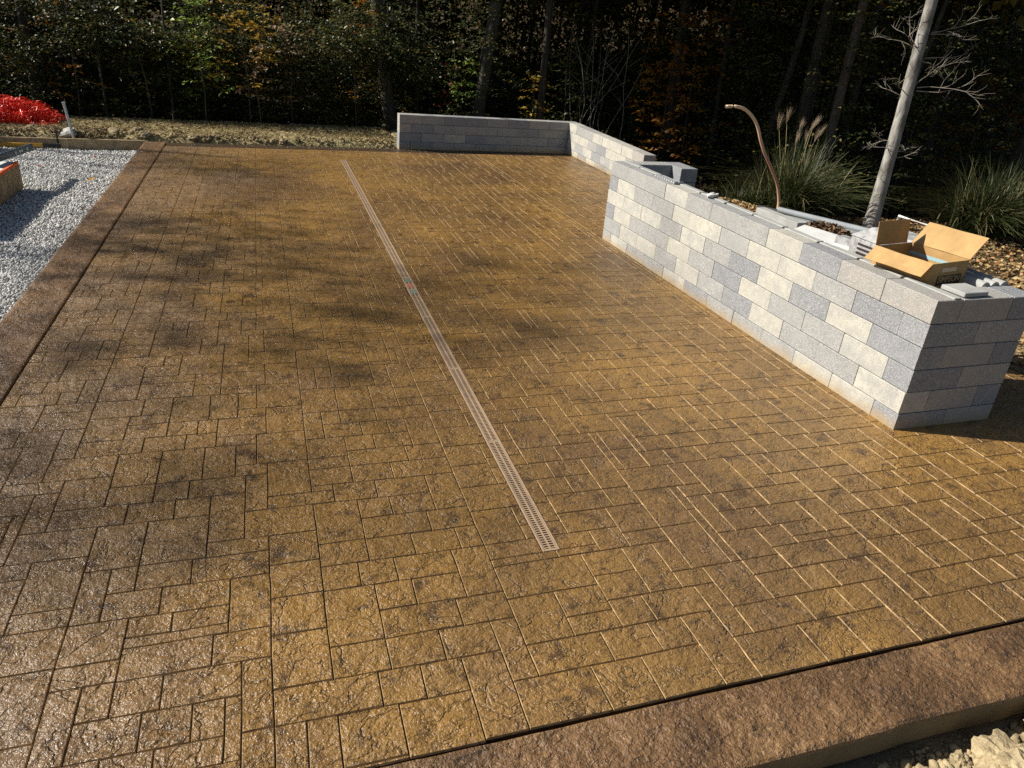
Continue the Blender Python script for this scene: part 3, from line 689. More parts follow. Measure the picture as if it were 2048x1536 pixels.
for x, w_ in ((.17, .035), (.50, .045)):
    m = MB(); m.tube([(x, .0125, 0), (x, .0145, 0)], .024, 16); m.tube([(x, -.0145, 0), (x, -.0125, 0)], .024, 16); m.build('vial', M['galv'], lv)
for x in (.30, .36): 
    m = MB(); m.box(x, .0125, -.012, x+.045, .0135, .013); m.build('hand_hole', M['white'], lv)
se = empty('straightedge', (-3.02, 13.2, -.085), math.pi+.02, 'yellow straightedge with a black end lying on the gravel', 'straightedge')
m = MB(); m.box(.24, -.02, 0, 1.6, .02, .05); m.build('bar', M['yellow'], se, bevel=.003)
m = MB(); m.box(0, -.021, -.001, .2395, .021, .051); m.build('end_grip', M['black'], se, bevel=.003)
bk = MB(); bk.tube([(0, 0, 0), (0, 0, .02), (0, 0, .30)], [.15, .16, .185], 28); o = bk.build('bucket', M['conc'], smooth=False); o.location = (-4.02, 13.12, -.13); tag(o, 'grey bucket cut off by the left edge of the photo', 'bucket')

# ------------------------------------------------------------------ things on and behind the enclosure
cb = empty('cardboard_box', (3.885, 3.335, .745), math.radians(1.5), 'open cardboard box with raised flaps standing in the near end of the enclosure', 'cardboard box')
bw, bl, bh = .375, .42, .255
cb.rotation_euler = (0, 0, .18)
def panel(name, pts, th, mat, nrm):
    nv = Vector(nrm).normalized()*th; P = [Vector(p) for p in pts]; k = len(P)
    me = bpy.data.meshes.new(name); me.from_pydata([tuple(p) for p in P]+[tuple(p+nv) for p in P], [], [tuple(range(k)), tuple(range(k, 2*k))[::-1]] + [(i, (i+1) % k, k+(i+1) % k, k+i) for i in range(k)])
    bm = bmesh.new(); bm.from_mesh(me); bmesh.ops.recalc_face_normals(bm, faces=bm.faces[:]); bm.to_mesh(me); bm.free(); me.materials.append(mat); return link(name, me, cb)
t_ = .004
m = MB(); m.box(0, 0, 0, bw, t_, bh); m.box(0, bl-t_, 0, bw, bl, bh); m.box(0, t_+.0003, 0, t_, bl-t_-.0003, bh); m.box(bw-t_, t_+.0003, 0, bw, bl-t_-.0003, bh); m.box(t_+.0003, t_+.0003, 0, bw-t_-.0003, bl-t_-.0003, .004)
m.build('carton', M['card'], cb)
def flap(name, a, b, out, mat, curl=0, n=8):
    a = Vector(a); b = Vector(b); out = Vector(out); V = []; F = []
    N_ = (b-a).cross(out).normalized()
    for i in range(n+1):
        for j in range(4):
            p = a+(b-a)*i/n + out*(j/3) + N_*(curl*math.sin(i/n*9+j)*.004 + curl*.012*(j/3)**2)
            V.append(p)
    k = len(V); V += [p+N_*.0035 for p in V]
    for i in range(n):
        for j in range(3):
            q = i*4+j; F.append((q, q+1, q+5, q+4)); F.append((k+q, k+q+4, k+q+5, k+q+1))
    for i in range(n): 
        q = i*4; F.append((q, q+4, k+q+4, k+q)); q += 3; F.append((q, k+q, k+q+4, q+4))
    for j in range(3): F.append((j, k+j, k+j+1, j+1)); q = n*4+j; F.append((q, q+1, k+q+1, k+q))
    me = bpy.data.meshes.new(name); me.from_pydata([tuple(v) for v in V], [], F); me.materials.append(mat); return link(name, me, cb)
flap('flap', (-.001, 0, bh+.001), (-.001, bl, bh+.001), (-.078, 0, -.085), M['card2'], 1)
flap('flap', (bw+.001, bl, bh+.001), (bw+.001, 0, bh+.001), (.125, .0, .135), M['card2'], -.6)
flap('flap', (bw-.05, bl+.001, bh+.001), (.0, bl+.001, bh+.001), (0, .02, .155), M['card'], .3)
def sheet(name, pts, mat, parent):
    me = bpy.data.meshes.new(name); me.from_pydata(pts, [], [tuple(range(len(pts)))]); me.materials.append(mat); return link(name, me, parent)
m = MB(); m.box(bw-t_-.0015, .02, bh-.075, bw-t_-.0006, bl-.01, bh-.052); m.build('blue_tape', M['bluetape'], cb)
m = MB(); m.box(.11, -.0016, bh-.062, .26, -.0006, bh-.035); m.box(.0, -.0012, bh-.056, bw, -.0006, bh-.0545); m.build('packing_tape', M['tape'], cb)
m = MB(); m.box(.085, -.0016, bh-.150, .335, -.0006, bh-.085); m.build('printed_panel', M['ink'], cb)
fc = bpy.data.curves.new('lettering', 'FONT'); fc.body = 'SIMPSON'; fc.size = .056; fc.align_x = 'CENTER'; fc.extrude = .0004; fc.offset = .0012
fo = bpy.data.objects.new('lettering', fc); COL.objects.link(fo); bpy.context.view_layer.update()
dg = bpy.context.evaluated_depsgraph_get(); me = bpy.data.meshes.new_from_object(fo.evaluated_get(dg)); bpy.data.objects.remove(fo)
me.materials.clear(); me.materials.append(M['card']); o = link('lettering', me, cb); o.location = (.21, -.0022, bh-.130); o.rotation_euler = (math.pi/2, 0, 0)
# what the box stands on, hidden in the hollow: a block laid flat
pd = MB(); pd.box(0, 0, 0, .40, .5, .03)
tag(pd.build('scrap_board', M['slate'], bevel=.002), 'grey board under the open cardboard box', 'board').location = (3.90, 3.30, .714)
pd = MB(); pd.box(0, 0, 0, .19, .39, .70); o = pd.build('block_fill', M['conc'], isl, bevel=.004); o.location = (.30, .28, .045)
# ribbed cap pieces along the back wall top
for i, (x, mt) in enumerate(((.485, 'pvc'), (.565, 'conc'), (.645, 'conc'))):
    m = MB(); m.tube([(x+.04, .205+.0, 0), (x+.04, .83, 0)], .036, 14); o = m.build('rib', M['conc'], isl); o.location = (.085, 0, BH*6-.012)
m = MB(); m.box(0, 0, 0, .20, .17, .028); o = m.build('slab_scrap', M['conc'], bevel=.004); o.location = (3.90, 3.07, .876); o.rotation_euler = (0, 0, .05); tag(o, 'broken flat concrete slab piece on the near end of the enclosure', 'concrete slab')
o = MB(); o.box(0, 0, 0, .30, .22, .02); o = o.build('foam_offcut', M['white'], bevel=.003); o.location = (4.52, 3.95, .66); o.rotation_euler = (.05, .02, .3); tag(o, 'white foam offcut right of the open cardboard box', 'foam board')
o = MB(); o.box(0, 0, 0, .22, .16, .62); o = o.build('block_pile', M['grey'], bevel=.004); o.location = (4.56, 3.98, .035); tag(o, 'grey stacked block under the white foam offcut', 'block')
# grimy white plastic bin with slots and a handle
bn = empty('slotted_bin', (4.35, 4.53, .55), -1.53, 'grimy white plastic bin with slots and a raised handle behind the cardboard box', 'bin')
m = MB(); V = [(0, 0, 0), (.50, 0, 0), (.50, .34, 0), (0, .34, 0), (-.01, -.01, .30), (.51, -.01, .30), (.51, .35, .30), (-.01, .35, .30)]
m.add(V, [(3, 2, 1, 0), (4, 5, 6, 7), (0, 1, 5, 4), (1, 2, 6, 5), (2, 3, 7, 6), (3, 0, 4, 7)]); m.build('body', M['grime'], bn, bevel=.008)
m = MB(); V = [(-.02, -.02, .3015), (.52, -.02, .3015), (.52, .36, .3015), (-.02, .36, .3015), (.08, .09, .385), (.50, .09, .385), (.50, .33, .385), (.08, .33, .385)]
m.add(V, [(3, 2, 1, 0), (4, 5, 6, 7), (0, 1, 5, 4), (1, 2, 6, 5), (2, 3, 7, 6), (3, 0, 4, 7)]); m.build('lid', M['grime'], bn, bevel=.006)
m = MB(); m.tube([(.10, .30, .38), (.10, .30, .475), (.46, .30, .475), (.46, .30, .38)], .010, 8); m.build('handle', M['white'], bn)
for i in range(5):
    m = MB(); m.box(.08, -.0135, .115+.034*i, .34, -.004, .129+.034*i); m.build('slot', M['void'], bn)
for i in range(3):
    m = MB(); m.box(-.0125, .06, .05+.045*i, -.0085, .26, .064+.045*i); m.build('slot', M['void'], bn)
# pipes and boards lying behind the wall
def pipe(a, b, r, mat, label, hollow=True):
    m = MB(); a = Vector(a); b = Vector(b); o_ = (a+b)/2; t = empty('pipe', o_, 0, label, 'pipe', 'pipes lying behind the block enclosure')
    m.tube([a-o_, b-o_], r, 14, cap=True); m.build('tube', M[mat], t, smooth=False)
    d = (b-a).normalized(); m = MB(); m.tube([a-o_-d*.0012, a-o_-d*.0004], r*.68, 14); m.build('bore', M['void'], t)
pipe((5.02, 6.33, .62), (5.72, 5.05, .60), .030, 'pvc', 'grey plastic pipe with its open end up, farthest of the pipes')
pipe((4.86, 6.10, .60), (5.50, 4.95, .585), .026, 'pvc', 'grey plastic pipe lying in the middle of the pipes')
pipe((4.93, 6.55, .60), (5.2, 6.05, .60), .018, 'black', 'short thin dark pipe near the foot of the copper pipe')
def plank(loc, size, rot, mat, name, label, cat='board', grp=None):
    m = MB(); m.box(-size[0]/2, -size[1]/2, -size[2]/2, size[0]/2, size[1]/2, size[2]/2); o = m.build(name, M[mat], bevel=.003); o.location = loc; o.rotation_euler = rot; tag(o, label, cat, grp)
plank((4.90, 5.80, .585), (.14, 1.0, .022), (.02, .03, .50), 'slate', 'grey_board', 'dark grey board nearest the block enclosure under the pipes', grp='grey boards lying behind the enclosure')
plank((5.25, 5.65, .575), (.20, 1.2, .022), (.0, -.05, .50), 'slate', 'grey_board', 'dark grey board under the farthest grey pipe', grp='grey boards lying behind the enclosure')
plank((4.60, 5.75, .66), (.10, .60, .10), (.0, .0, .05), 'conc', 'concrete_beam', 'long narrow concrete piece against the back of the enclosure', 'concrete beam')
plank((4.60, 5.05, .66), (.26, .62, .05), (.05, -.10, .42), 'white', 'white_slab', 'white sheet under the heap of dry leaves, nearest the enclosure', 'foam board')
plank((4.70, 4.84, .68), (.16, .30, .08), (.05, .10, .42), 'grime', 'white_bag', 'dirty white packet beside the slotted bin', 'packet')
m = MB(); m.tube([(4.56, 4.72, .60), (4.57, 4.71, .70), (4.58, 4.70, .755), (4.60, 4.69, .765), (4.64, 4.69, .73)], .008, 8); tag(m.build('hose', M['hose'], smooth=True), 'thin red and white hose looped over the white packet', 'hose')
def heap(name, cx, cy, z, rx, ry, h, n, mat, label):
    a = rng.random(n)*6.283; r = np.sqrt(rng.random(n)); x = cx+np.cos(a)*r*rx; y = cy+np.sin(a)*r*ry - .9*(x-cx)
    C = np.stack([x, y, z+(1-r**2)*h*rng.random(n)], -1); N = unit(rng.normal(size=(n, 3))+np.array([0, 0, .8])); D = unit(np.cross(N, rng.normal(size=(n, 3))))
    V, F = leafcards(C, D, N, rng.uniform(.03, .07, n), rng.uniform(.02, .04, n)); tag(link(name, npmesh(name, V, F, mat)), label, kind='stuff')
heap('leaf_heap', 4.88, 5.42, .64, .16, .17, .085, 420, M['litter2'], 'small heap of dry leaves on the pipes behind the enclosure')
heap('leaf_scatter', 5.0, 6.9, .50, .25, .5, .05, 500, M['litter'], 'leaves round the foot of the copper pipe')
# bits on top of the long wall
ms = empty('perforated_bracket', (3.70, 6.50, .876), .05, 'flat perforated metal piece lying on top of the enclosure wall', 'bracket')
m = MB(); m.box(0, -.22, 0, .10, .22, .006); m.build('plate', M['galv'], ms)
for i in range(9):
    m = MB(); m.box(.02, -.19+i*.042, .0062, .08, -.175+i*.042, .012); m.build('rib', M['white'], ms)
for y_ in (-.22, ): 
    m = MB(); m.box(.0, y_-.012, 0.0, .045, y_-.0005, .022); m.box(.055, y_-.012, 0.0, .10, y_-.0005, .022); m.build('tab', M['slate'], ms)
big_clod('crumpled_wrapper', (3.79, 5.72, .893), (.045, .07, .022), 44, M['white'], 'crumpled white wrapper on top of the enclosure wall', 3, 'wrapper', None)
# tall curved copper coloured pipe rising behind the wall
cp = [(5.82, 7.345, .25), (5.815, 7.345, .40), (5.794, 7.345, .51), (5.716, 7.345, .69), (5.57, 7.345, .885), (5.45, 7.345, 1.03), (5.36, 7.345, 1.17), (5.29, 7.345, 1.30), (5.22, 7.345, 1.385), (5.13, 7.345, 1.455), (5.04, 7.345, 1.495), (4.93, 7.345, 1.51), (4.826, 7.345, 1.503)]
t = empty('copper_pipe', (5.82, 7.345, .25), 0, 'tall bent copper coloured pipe rising behind the enclosure against the dark woods', 'pipe')
m = MB(); P_ = [Vector(p)-Vector((5.82, 7.345, .25)) for p in cp]
Q_ = []
for i in range(len(P_)-1):
    p0, p1, p2, p3 = P_[max(i-1, 0)], P_[i], P_[i+1], P_[min(i+2, len(P_)-1)]
    for s in np.linspace(0, 1, 5)[:-1]: Q_.append(.5*((2*p1)+(p2-p0)*s+(2*p0-5*p1+4*p2-p3)*s*s+(3*p1-p0-3*p2+p3)*s**3))
Q_.append(P_[-1]); m.tube(Q_, .0175, 14); m.build('tube', M['copper'], t, smooth=True)
m = MB(); d = (Q_[-1]-Q_[-2]).normalized(); m.tube([Q_[-1]+d*.0006, Q_[-1]+d*.002], .012, 12); m.build('bore', M['void'], t)

# ------------------------------------------------------------------ trees and plants
def trunk_path(b, tp, n=10, wob_=.05, seed=0):
    b = Vector(b); tp = Vector(tp); P = []
    for i in range(n+1):
        s = i/n; P.append(b+(tp-b)*s + Vector((mn.noise(Vector((s*2.5, seed, 0))), mn.noise(Vector((s*2.5, seed, 9))), 0))*wob_*math.sin(s*3.1))
    return P
def crown_mesh(name, R, n, mat, size=.16, holes=.0, seed=0, squash=.75):
    r = np.random.default_rng(seed); k = 26
    cc = unit(r.normal(size=(k, 3)))*r.random((k, 1))**.4*R*.78; cc[:, 2] *= squash
    w = r.integers(0, k, n); P = cc[w] + r.normal(size=(n, 3))*R*.20*np.array([1, 1, .55])
    N = unit(r.normal(size=(n, 3))*.6+np.array([0, 0, 1])); D = unit(np.cross(N, r.normal(size=(n, 3))))
    V, F = leafcards(P, D, N, r.uniform(.7, 1.3, n)*size, r.uniform(.45, .8, n)*size)
    return npmesh(name, V, F, mat)
crA = [crown_mesh('crown', 3.2, 5200, M['canopy'], .34, seed=i) for i in range(3)]
crS = [crown_mesh('crown', 3.4, 800, M['canopy'], .22, seed=9+i) for i in range(3)]
def tree(name, base, h, r, mat, label, lean=(0, 0), group=None, crown=None, cz=0, ext=None, smooth=True, seed=0, limbs=3, top=.55):
    base = (base[0], base[1], float(terr(base[0], base[1]))-.1) if len(base) == 2 else base
    t = empty(name, base, 0, label, 'tree', group); m = MB()
    P = trunk_path((0, 0, 0), (lean[0]*h, lean[1]*h, h), 14, .16*min(1, h/8)+.02, seed); R = [r*(1.35 if i == 0 else 1.08 if i == 1 else 1)*(1-(1-top)*i/14) for i in range(15)]
    m.tube(P, R, 14)
    for k in range(limbs):
        i = 9+k if h > 5 else 6+k; a = rnd.uniform(0, 6.28); q = P[min(i, 14)]; L = h*.22
        m.tube([q, q+Vector((math.cos(a)*L*.5, math.sin(a)*L*.5, L*.4)), q+Vector((math.cos(a)*L, math.sin(a)*L, L*.75))], [R[i]*.5, R[i]*.35, R[i]*.12], 7)
    m.build('trunk', mat, t, smooth=smooth)
    if crown is not None:
        for c in crown if isinstance(crown, list) else [crown]:
            me, loc, s = c; o = link('crown', me, t); o.location = loc; o.scale = (s, s, s); o.rotation_euler = (0, 0, rnd.uniform(0, 6))
    return t
def shades_edge(x, y, z, r):
    k = (z-1.3)/TOSUN.z; sx, sy = x-TOSUN.x*k, y-TOSUN.y*k
    return -8-r < sx < 5+r and 13.4-r < sy < 18.2+r
def shadow_hits(x, y, z, r):
    """would a crown at this place shade the patio?"""
    k = z/TOSUN.z; sx, sy = x-TOSUN.x*k, y-TOSUN.y*k
    return -2.2-r*1.2 < sx < 7.5+r*1.2 and -.5-r*1.2 < sy < 14.6+r*1.2
# trunks the photograph shows one by one
T = [
 ('tree', (-4.38, 18.0), 11, .115, 'bark', 'leaning grey brown trunk at the far left behind the red netting', (.004, 0), 0),
 ('tree', (2.85, 17.5), 12, .145, 'bark', 'dark trunk leaning left behind the straw bank, left of the block wall', (-.125, 0), 1),
 ('tree', (3.76, 20.0), 14, .30, 'darkbark', 'thickest near black trunk above the left end of the low wall', (.0, 0), 2),
 ('beech_tree', (4.78, 18.0), 13, .165, 'beech', 'smooth grey beech trunk leaning right above the low wall', (.135, 0), 3),
 ('birch_tree', (3.52, 22.0), 10, .045, 'birch', 'thin crooked white trunk just left of the thickest trunk', (-.065, 0), 4),
 ('tree', (4.47, 21.0), 10, .065, 'bark', 'slim brown trunk just right of the thickest trunk', (-.02, 0), 5),
 ('birch_tree', (7.28, 20.0), 9, .040, 'birch', 'thin pale trunk above the corner of the low wall', (.01, 0), 6),
 ('tree', (7.85, 19.0), 9, .060, 'bark', 'slim trunk leaning right, behind the side run of the low wall', (.085, 0), 7),
 ('tree', (8.9, 21.5), 9, .05, 'bark', 'thin upright trunk right of the slim leaning one', (.03, 0), 8),
 ('tree', (-2.9, 16.6), 6, .022, 'beech', 'thin sapling stem left of the steel stake line', (.045, 0), 9),
 ('tree', (-1.73, 16.7), 6, .024, 'bark', 'thin dark stem behind the left part of the bank', (.02, 0), 10),
 ('tree', (.75, 19.5), 9, .09, 'darkbark', 'dark trunk behind the middle of the straw bank', (-.03, 0), 11),
 ('tree', (11.4, 15.5), 8, .085, 'bark', 'mossy trunk half hidden in the woods above the copper pipe', (.07, 0), 12),
 ('tree', (15.0, 14.0), 10, .16, 'darkbark', 'dark trunk at the right edge behind the pale trunk', (-.10, 0), 13),
 ('tree', (12.9, 13.2), 9, .06, 'beech', 'thin grey trunk to the right of the pale trunk', (.08, 0), 14)]
for nm, b, h, r, mt, lb, ln, sd in T:
    cz = h*.82; x, y = b[0]+ln[0]*cz, b[1]+ln[1]*cz
    cr = None
    if not shadow_hits(x, y, cz-1, 2.2): cr = [(crA[sd % 3], (ln[0]*cz, ln[1]*cz, cz), .9)]
    if h > 8 and b[0] > 1: cr = (cr or []) + [(crA[(sd+1) % 3], (ln[0]*h*.66, 0, h*.66), .8)] if b[0]+1.33*h*.66 > 10.5 else cr
    tree(nm, b, h, r, M[mt], lb, ln, 'forest trunks behind the patio', cr, seed=sd*3.3)
# the sunlit pale trunk at the right
pt = empty('pale_tree', (7.93, 8.0, -.35), 0, 'sunlit pale grey trunk with bare twigs rising behind the cardboard box', 'tree')
m = MB(); PP = [Vector((.02, 0, 0)), Vector((.0, 0, .3)), Vector((-.005, 0, .7)), Vector((-.015, 0, 1.2)), Vector((-.03, 0, 1.8)), Vector((-.05, .01, 2.5)), Vector((-.06, .02, 3.2)), Vector((-.05, .03, 4.5)), Vector((0, .05, 7)), Vector((.1, .1, 10))]
m.tube(PP, [.14, .108, .090, .080, .074, .070, .067, .064, .055, .03], 20); m.build('trunk', M['palebark'], pt, smooth=True)
def twigs(parent, zs, L0, n0=3, mat='twig'):
    for z, a, L, ns in zs:
        m = MB()
        def br(p, d, L, r, dep):
            n = 5; P = [p]
            for i in range(n):
                d = (d + Vector((rnd.gauss(0, .22), rnd.gauss(0, .22), rnd.gauss(.05, .16)))).normalized(); P.append(P[-1]+d*L/n)
            m.tube(P, [r*(1-.7*i/n) for i in range(n+1)], 5)
            if dep > 0:
                for k in range(3): 
                    q = P[2+k]; br(q, (d+Vector((rnd.gauss(0, .6), rnd.gauss(0, .6), rnd.gauss(.0, .5)))).normalized(), L*rnd.uniform(.35, .6), r*.55, dep-1)
        for k in range(ns):
            aa = a+rnd.uniform(-.5, .5); br(Vector((-.03+.08*math.cos(aa), .09*math.sin(aa), z+rnd.uniform(-.06, .06))), Vector((math.cos(aa), math.sin(aa), rnd.uniform(-.1, .35))), L*rnd.uniform(.7, 1.1), .0065, 2)
        m.build('twig', M[mat], parent)
twigs(pt, [(2.55, 3.4, .50, 3), (2.50, -.3, .50, 2), (2.15, -.35, .75, 3), (2.05, 3.3, .38, 2), (1.42, 3.2, .34, 3), (1.32, -.4, .26, 3), (.95, 3.4, .26, 1), (2.8, -.5, .6, 2)], 1)

# crowns and trunks of the wood around and above, mostly out of frame; they make its shade
def forest():
    k = 0; pts = []
    tries = 0
    while len(pts) < 120 and tries < 9000:
        tries += 1; x = rnd.uniform(-26, 30); y = rnd.uniform(15.5, 46)
        if y < 16.5 and x < 3: continue
        if any((x-a)**2+(y-b)**2 < (2.5 if y < 30 else 3.4)**2 for a, b in pts): continue
        if x < 5 and y < 18.5: continue
        pts.append((x, y))
    for (x, y) in list(pts) + [(10.5, 12.2), (13.5, 10.5), (16.5, 12.5), (12, 15), (17, 8), (19, 12), (15, 17), (10, 15.5), (21, 9), (14.3, 7.2)]:
        g = float(terr(x, y)); h = rnd.uniform(10, 15); cr = []
        D_ = math.hypot(x, y)
        for cz, s in ((h*.86, 1.05), (h*.64, 1.0), (h*.48, .8)):
            if g+cz-2.3*s < 2.2+.10*D_ and y < 27 and x > -9: continue
            if not shadow_hits(x, y, g+cz, 3.0*s) and not (shades_edge(x, y, g+cz, 2.4) ): cr.append((crA[k % 3], (rnd.uniform(-.7, .7), rnd.uniform(-.7, .7), cz), s))
        if not cr: continue
        tree('forest_tree', (x, y), h, rnd.uniform(.05, .14), M[('bark', 'darkbark', 'darkbark')[k % 3]], 'forest tree standing deeper in the dark wood behind the patio', (rnd.uniform(-.04, .04), rnd.uniform(-.03, .03)), 'trees deeper in the wood', cr, seed=k+50, limbs=2); k += 1
forest()
# open grown trees beyond the gravel at the left, out of frame: their thin crowns dapple the patio
def dapple(gx_, gy_, z, s, i, lb):
    k = z/TOSUN.z; x, y = gx_+TOSUN.x*k, gy_+TOSUN.y*k
    tree('side_tree', (x, y), z*.95, .07, M['bark'], lb, (0, 0), 'trees left of the gravel', [(crS[i % 3], (0, 0, z+.16), s)], seed=i+80)
dapple(-.9, 4.9, 13.0, .62, 0, 'thin crowned tree left of the gravel, nearest the camera')
dapple(-.1, 6.95, 12.0, .66, 1, 'thin crowned tree left of the gravel, second from the camera')
dapple(2.3, 5.8, 18.0, .46, 2, 'tall thin crowned tree farther left of the gravel')
dapple(.3, 11.0, 13.0, .40, 0, 'thin crowned tree by the end of the gravel')
dapple(-.3, 2.9, 19.0, .42, 1, 'tall thin crowned tree left of the near patio corner')

# undergrowth: leaf sprays
def sprays(name, centres, mat, leaf=(.05, .095), per=11, spread=.20, seed=0, droop=.15, parent=None):
    r = np.random.default_rng(seed); n = len(centres); az = r.random(n)*6.283; dv = np.stack([np.cos(az), np.sin(az), r.normal(-.05, droop, n)], -1)
    t = np.tile(np.linspace(-1, 1, per), (n, 1)) ; base = centres[:, None]+dv[:, None]*t[..., None]*spread
    side = np.where(np.arange(per) % 2 == 0, 1., -1.)
    sd = np.stack([-np.sin(az), np.cos(az), 0*az], -1)
    off = sd[:, None]*side[None, :, None]*.05*spread/.2; C = (base+off+r.normal(0, .022, (n, per, 3))).reshape(-1, 3)
    D = unit((dv[:, None]*.7+sd[:, None]*side[None, :, None]+r.normal(0, .35, (n, per, 3)) + np.array([0, 0, -.25])).reshape(-1, 3))
    N = unit(np.stack([r.normal(0, .45, n*per), r.normal(-.15, .45, n*per), np.ones(n*per)], -1)); N = unit(N-D*(N*D).sum(1)[:, None])
    L = r.uniform(*leaf, n*per); V, F = leafcards(C, D, N, L, L*r.uniform(.42, .6, n*per))
    return link(name, npmesh(name, V, F, mat), parent)
def field(n, x0, x1, y0, y1, zmax, seed, keep=None):
    r = np.random.default_rng(seed); x = r.uniform(x0, x1, n); y = r.uniform(y0, y1, n); g = terr(x, y); z = g+.1+r.random(n)**.9*zmax
    z = np.where(x < 3.4, np.minimum(z, g+1.15*(y-15.1)*r.uniform(.7, 1, n)+1.0*r.random(n)), z); P = np.stack([x, y, z], -1)
    c = np.array([mn.noise(Vector((a*.8, b*.8, c_*1.1)))+.5*mn.noise(Vector((a*2.3, b*2.3, c_*2.6))) for a, b, c_ in P])
    return P[c > (-.02 if keep is None else keep)]
tag(sprays('undergrowth', np.concatenate([field(10500, -6, 3.4, 15.7, 19, 3.6, 1, .0), field(9500, 3, 13, 16, 22, 4.0, 2), field(11000, 8.6, 23, 10.0, 19, 4.8, 3, .0), field(3500, -8, 20, 19, 27, 5, 4), field(7500, -9, 6, 18.5, 27, 6.0, 14, -.2)]), M['lf_dark'], seed=1), 'dense dark green leafy undergrowth under the trees', kind='stuff')
tag(sprays('autumn_undergrowth', np.concatenate([field(3600, -6, 2.5, 15.8, 19.5, 4.0, 5), field(1500, 3, 13, 16.5, 22, 3.6, 6), field(3800, 8.5, 23, 10.6, 18, 4.6, 7)]), M['lf_mix'], (.05, .10), 9, .22, 2), 'turning yellow green leaves scattered in the undergrowth', kind='stuff')
def far_leaves():
    n = 100000; r = np.random.default_rng(77); x = r.uniform(-30, 60, n); y = r.uniform(23, 40, n); z = terr(x, y)+r.random(n)**1.2*7.5
    N = unit(r.normal(size=(n, 3))+np.array([0, -.2, .6])); D = unit(np.cross(N, r.normal(size=(n, 3))))
    V, F = leafcards(np.stack([x, y, z], -1), D, N, r.uniform(.14, .34, n), r.uniform(.10, .22, n)); tag(link('distant_foliage', npmesh('distant_foliage', V, F, M['lf_dark'])), 'dark mass of foliage deep in the wood', kind='stuff')
far_leaves()
def sapling(x, y, h, rad, n, mat, label, stem='bark', z0=.5, grp='saplings at the edge of the wood', leaf=(.07, .135), sd=0):
    g = float(terr(x, y)); t = empty('sapling', (x, y, g), 0, label, 'sapling', grp); r = np.random.default_rng(sd+300)
    m = MB(); m.tube(trunk_path((0, 0, -.1), (r.normal()*.1, r.normal()*.1, h), 8, .08, sd), [.014*(1-.7*i/8) for i in range(9)], 6); m.build('trunk', M[stem], t, smooth=True)
    a = r.random(n)*6.283; z = z0+(h-z0)*r.random(n); q = r.random(n)**.5*rad*(1.05-.5*(z/h)); C = np.stack([np.cos(a)*q, np.sin(a)*q, z], -1)
    sprays('crown', C, M[mat], leaf, 9, .19, sd+30, parent=t)
SP = [(-.25, 15.7, 3.3, .8, 105, 'lf_yel', 'sapling with gold and orange leaves, highest left of the middle'),
 (-1.05, 15.6, 2.5, .55, 44, 'lf_lime', 'sapling with lime leaves above the bank, left of the gold one'),
 (.55, 16.0, 1.9, .42, 26, 'lf_pale', 'small sapling with pale dry leaves right of the gold one'),
 (-.05, 15.5, 1.5, .35, 18, 'lf_pale', 'low sapling with large pink tan leaves over the bank', ),
 (-2.0, 15.9, 2.2, .5, 26, 'lf_mix', 'thin sapling with mixed yellow green leaves behind the steel stake'),
 (-3.3, 16.2, 3.2, .6, 24, 'lf_ora', 'sapling with a few orange leaves near the far left trunk'),
 (1.9, 16.6, 3.2, .5, 24, 'lf_ora', 'sapling with orange brown leaves beside the dark leaning trunk'),
 (3.25, 19.0, 2.8, .5, 44, 'lf_lime', 'bright lime leaved sapling between the leaning and the thickest trunk'),
 (3.35, 18.4, 1.6, .3, 16, 'lf_yel', 'small yellow leaved sapling low between the two dark trunks'),
 (4.35, 17.4, 2.2, .45, 34, 'lf_lime', 'light green leafed sapling left of the beech trunk'),
 (4.0, 17.0, 1.8, .38, 12, 'lf_red', 'small sapling with dark red leaves in front of the thickest trunk'),
 (5.7, 16.2, 1.35, .5, 14, 'lf_yel', 'yellow green branch reaching over the low wall'),
 (8.3, 15.0, 3.4, 1.0, 110, 'lf_ora', 'tall sapling with orange maple leaves behind the side run of the low wall'),
 (9.3, 15.6, 3.6, 1.1, 90, 'lf_ora', 'orange leaved sapling left of the copper pipe top'),
 (10.3, 13.5, 2.2, .6, 36, 'lf_mix', 'green sapling above the tall grass clump'),
 (12.0, 11.8, 2.6, .8, 34, 'lf_mix', 'green sapling right of the pale trunk'),
 (14.3, 12.2, 3.6, 1.1, 90, 'lf_ora', 'orange leaved sapling at the right edge of the photo'),
 (13.2, 10.6, 1.5, .6, 26, 'lf_mix', 'low yellow green bush above the right grass clump'),
 (6.6, 16.6, 3.4, .6, 26, 'lf_mix', 'sparse green sapling right of the beech trunk')]
for i, a in enumerate(SP): sapling(*a, sd=i)
# bare shrub stems right of the low wall corner
bs = empty('bare_shrub', (7.3, 16.6, -.4), 0, 'bare branching shrub above the corner of the low wall', 'shrub'); m = MB()
for k in range(11):
    a = Vector((rnd.uniform(-.8, .9), rnd.uniform(-.3, .3), -.2)); d = Vector((rnd.uniform(-.25, .55), 0, 1)); P = [a]
    for i in range(7): d = (d+Vector((rnd.gauss(0, .12), rnd.gauss(0, .1), 0))).normalized(); P.append(P[-1]+d*.42)
    m.tube(P, [.011*(1-.1*i) for i in range(8)], 5)
    for j in (3, 4, 5): m.tube([P[j], P[j]+Vector((rnd.uniform(-.5, .5), rnd.uniform(-.2, .2), .3))], [.005, .002], 4)
m.build('branches', M['twig'], bs)
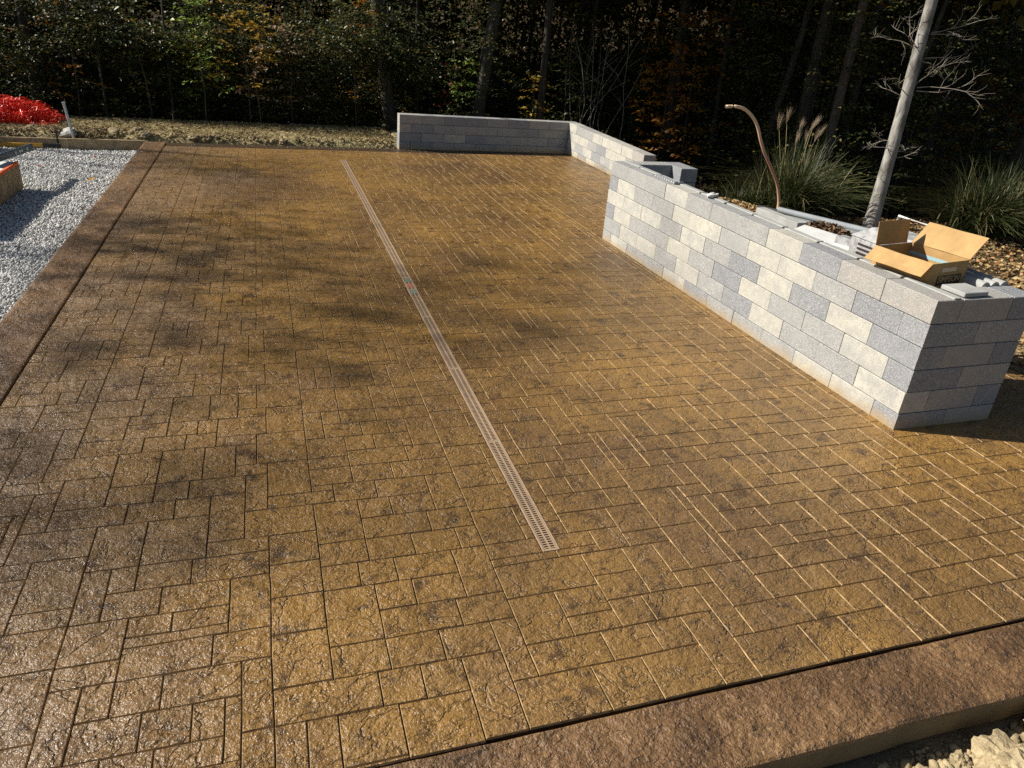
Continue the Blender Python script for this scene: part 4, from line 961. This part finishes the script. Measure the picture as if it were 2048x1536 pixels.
# grass clumps
def clump(x, y, n, hgt, rad, label, plumes=0, sd=0, lean=.9):
    g = float(terr(x, y)); t = empty('grass_clump', (x, y, g), 0, label, 'ornamental grass', 'tall grass clumps behind the enclosure'); r = np.random.default_rng(sd+500)
    a = r.random(n)*6.283; q = r.random(n)**.6; bx = np.cos(a)*q*rad*.35; by = np.sin(a)*q*rad*.35
    dirx, diry = np.cos(a+r.normal(0, .4, n)), np.sin(a+r.normal(0, .4, n)); L = hgt*(.35+.85*r.random(n)**.8); out = r.uniform(.1, 1.25, n)*lean; bx += .22*r.normal(size=n)*(r.random(n) < .3); ks = 7; V = []; 
    s = np.linspace(0, 1, ks)
    X = bx[:, None]+dirx[:, None]*(out*L*.75)[:, None]*s**1.7; Y = by[:, None]+diry[:, None]*(out*L*.75)[:, None]*s**1.7
    Z = (L*(1-.15*out))[:, None]*(s-.55*out[:, None]*s**2.4); w = (.0065*(1-s**2)+.0008)
    X = X+(r.normal(0, .10, n)[:, None])*s**2.2; Y = Y+(r.normal(0, .10, n)[:, None])*s**2.2
    wx, wy = -diry[:, None]*w, dirx[:, None]*w
    V = np.stack([np.stack([X-wx, Y-wy, Z], -1), np.stack([X+wx, Y+wy, Z+.002], -1)], 2).reshape(-1, 3)
    b = (np.arange(n)*ks*2)[:, None, None]; k = (np.arange(ks-1)*2)[None, :, None]; F = (b+k+np.array([0, 1, 3, 2])[None, None]).reshape(-1, 4)
    link('blades', npmesh('blades', V, F, M['grass']), t)
    for p in range(plumes):
        aa = r.uniform(-1.2, 1.2) if p % 2 else r.uniform(2, 4); h = hgt*r.uniform(.9, 1.18); ox = math.cos(aa)*r.uniform(.05, .33); m = MB(); oy = r.uniform(-.2, .2)
        top_ = Vector((ox, oy, h)); m.tube([Vector((ox*.2, oy*.3, 0)), Vector((ox*.6, oy*.6, h*.6)), top_], [.004, .003, .002], 5); m.build('stalk', M['straw'], t)
        nn = 46; u = r.random(nn); st_ = np.array(top_)+np.stack([ox*.5*u*.3, 0*u, u*.05], -1); dr = unit(np.stack([r.normal(.25+ox*.6, .13, nn), r.normal(0, .13, nn), r.uniform(.7, 1.2, nn)], -1))
        C = st_+dr*.09; N = unit(np.cross(dr, r.normal(size=(nn, 3)))); V, F = leafcards(C, dr, N, r.uniform(.14, .26, nn), r.uniform(.0018, .0035, nn)); link('plume', npmesh('plume', V, F, M['plume']), t)
clump(7.05, 8.75, 1500, 1.15, .8, 'tall green grass clump with feathery seed plumes behind the copper pipe', 6, 1)
clump(7.75, 9.3, 1100, 1.05, .7, 'grass clump with pale plumes just left of the pale trunk', 3, 2)
clump(9.35, 7.55, 1500, 1.05, .8, 'broad arching grass clump at the right edge, right of the pale trunk', 0, 3, 1.0)
clump(10.4, 7.9, 1100, 1.1, .8, 'grass clump cut off by the right edge of the photo', 0, 4, 1.0)
clump(6.45, 8.9, 900, .6, .6, 'low dark grass clump left of the copper pipe foot', 0, 5, 1.0)
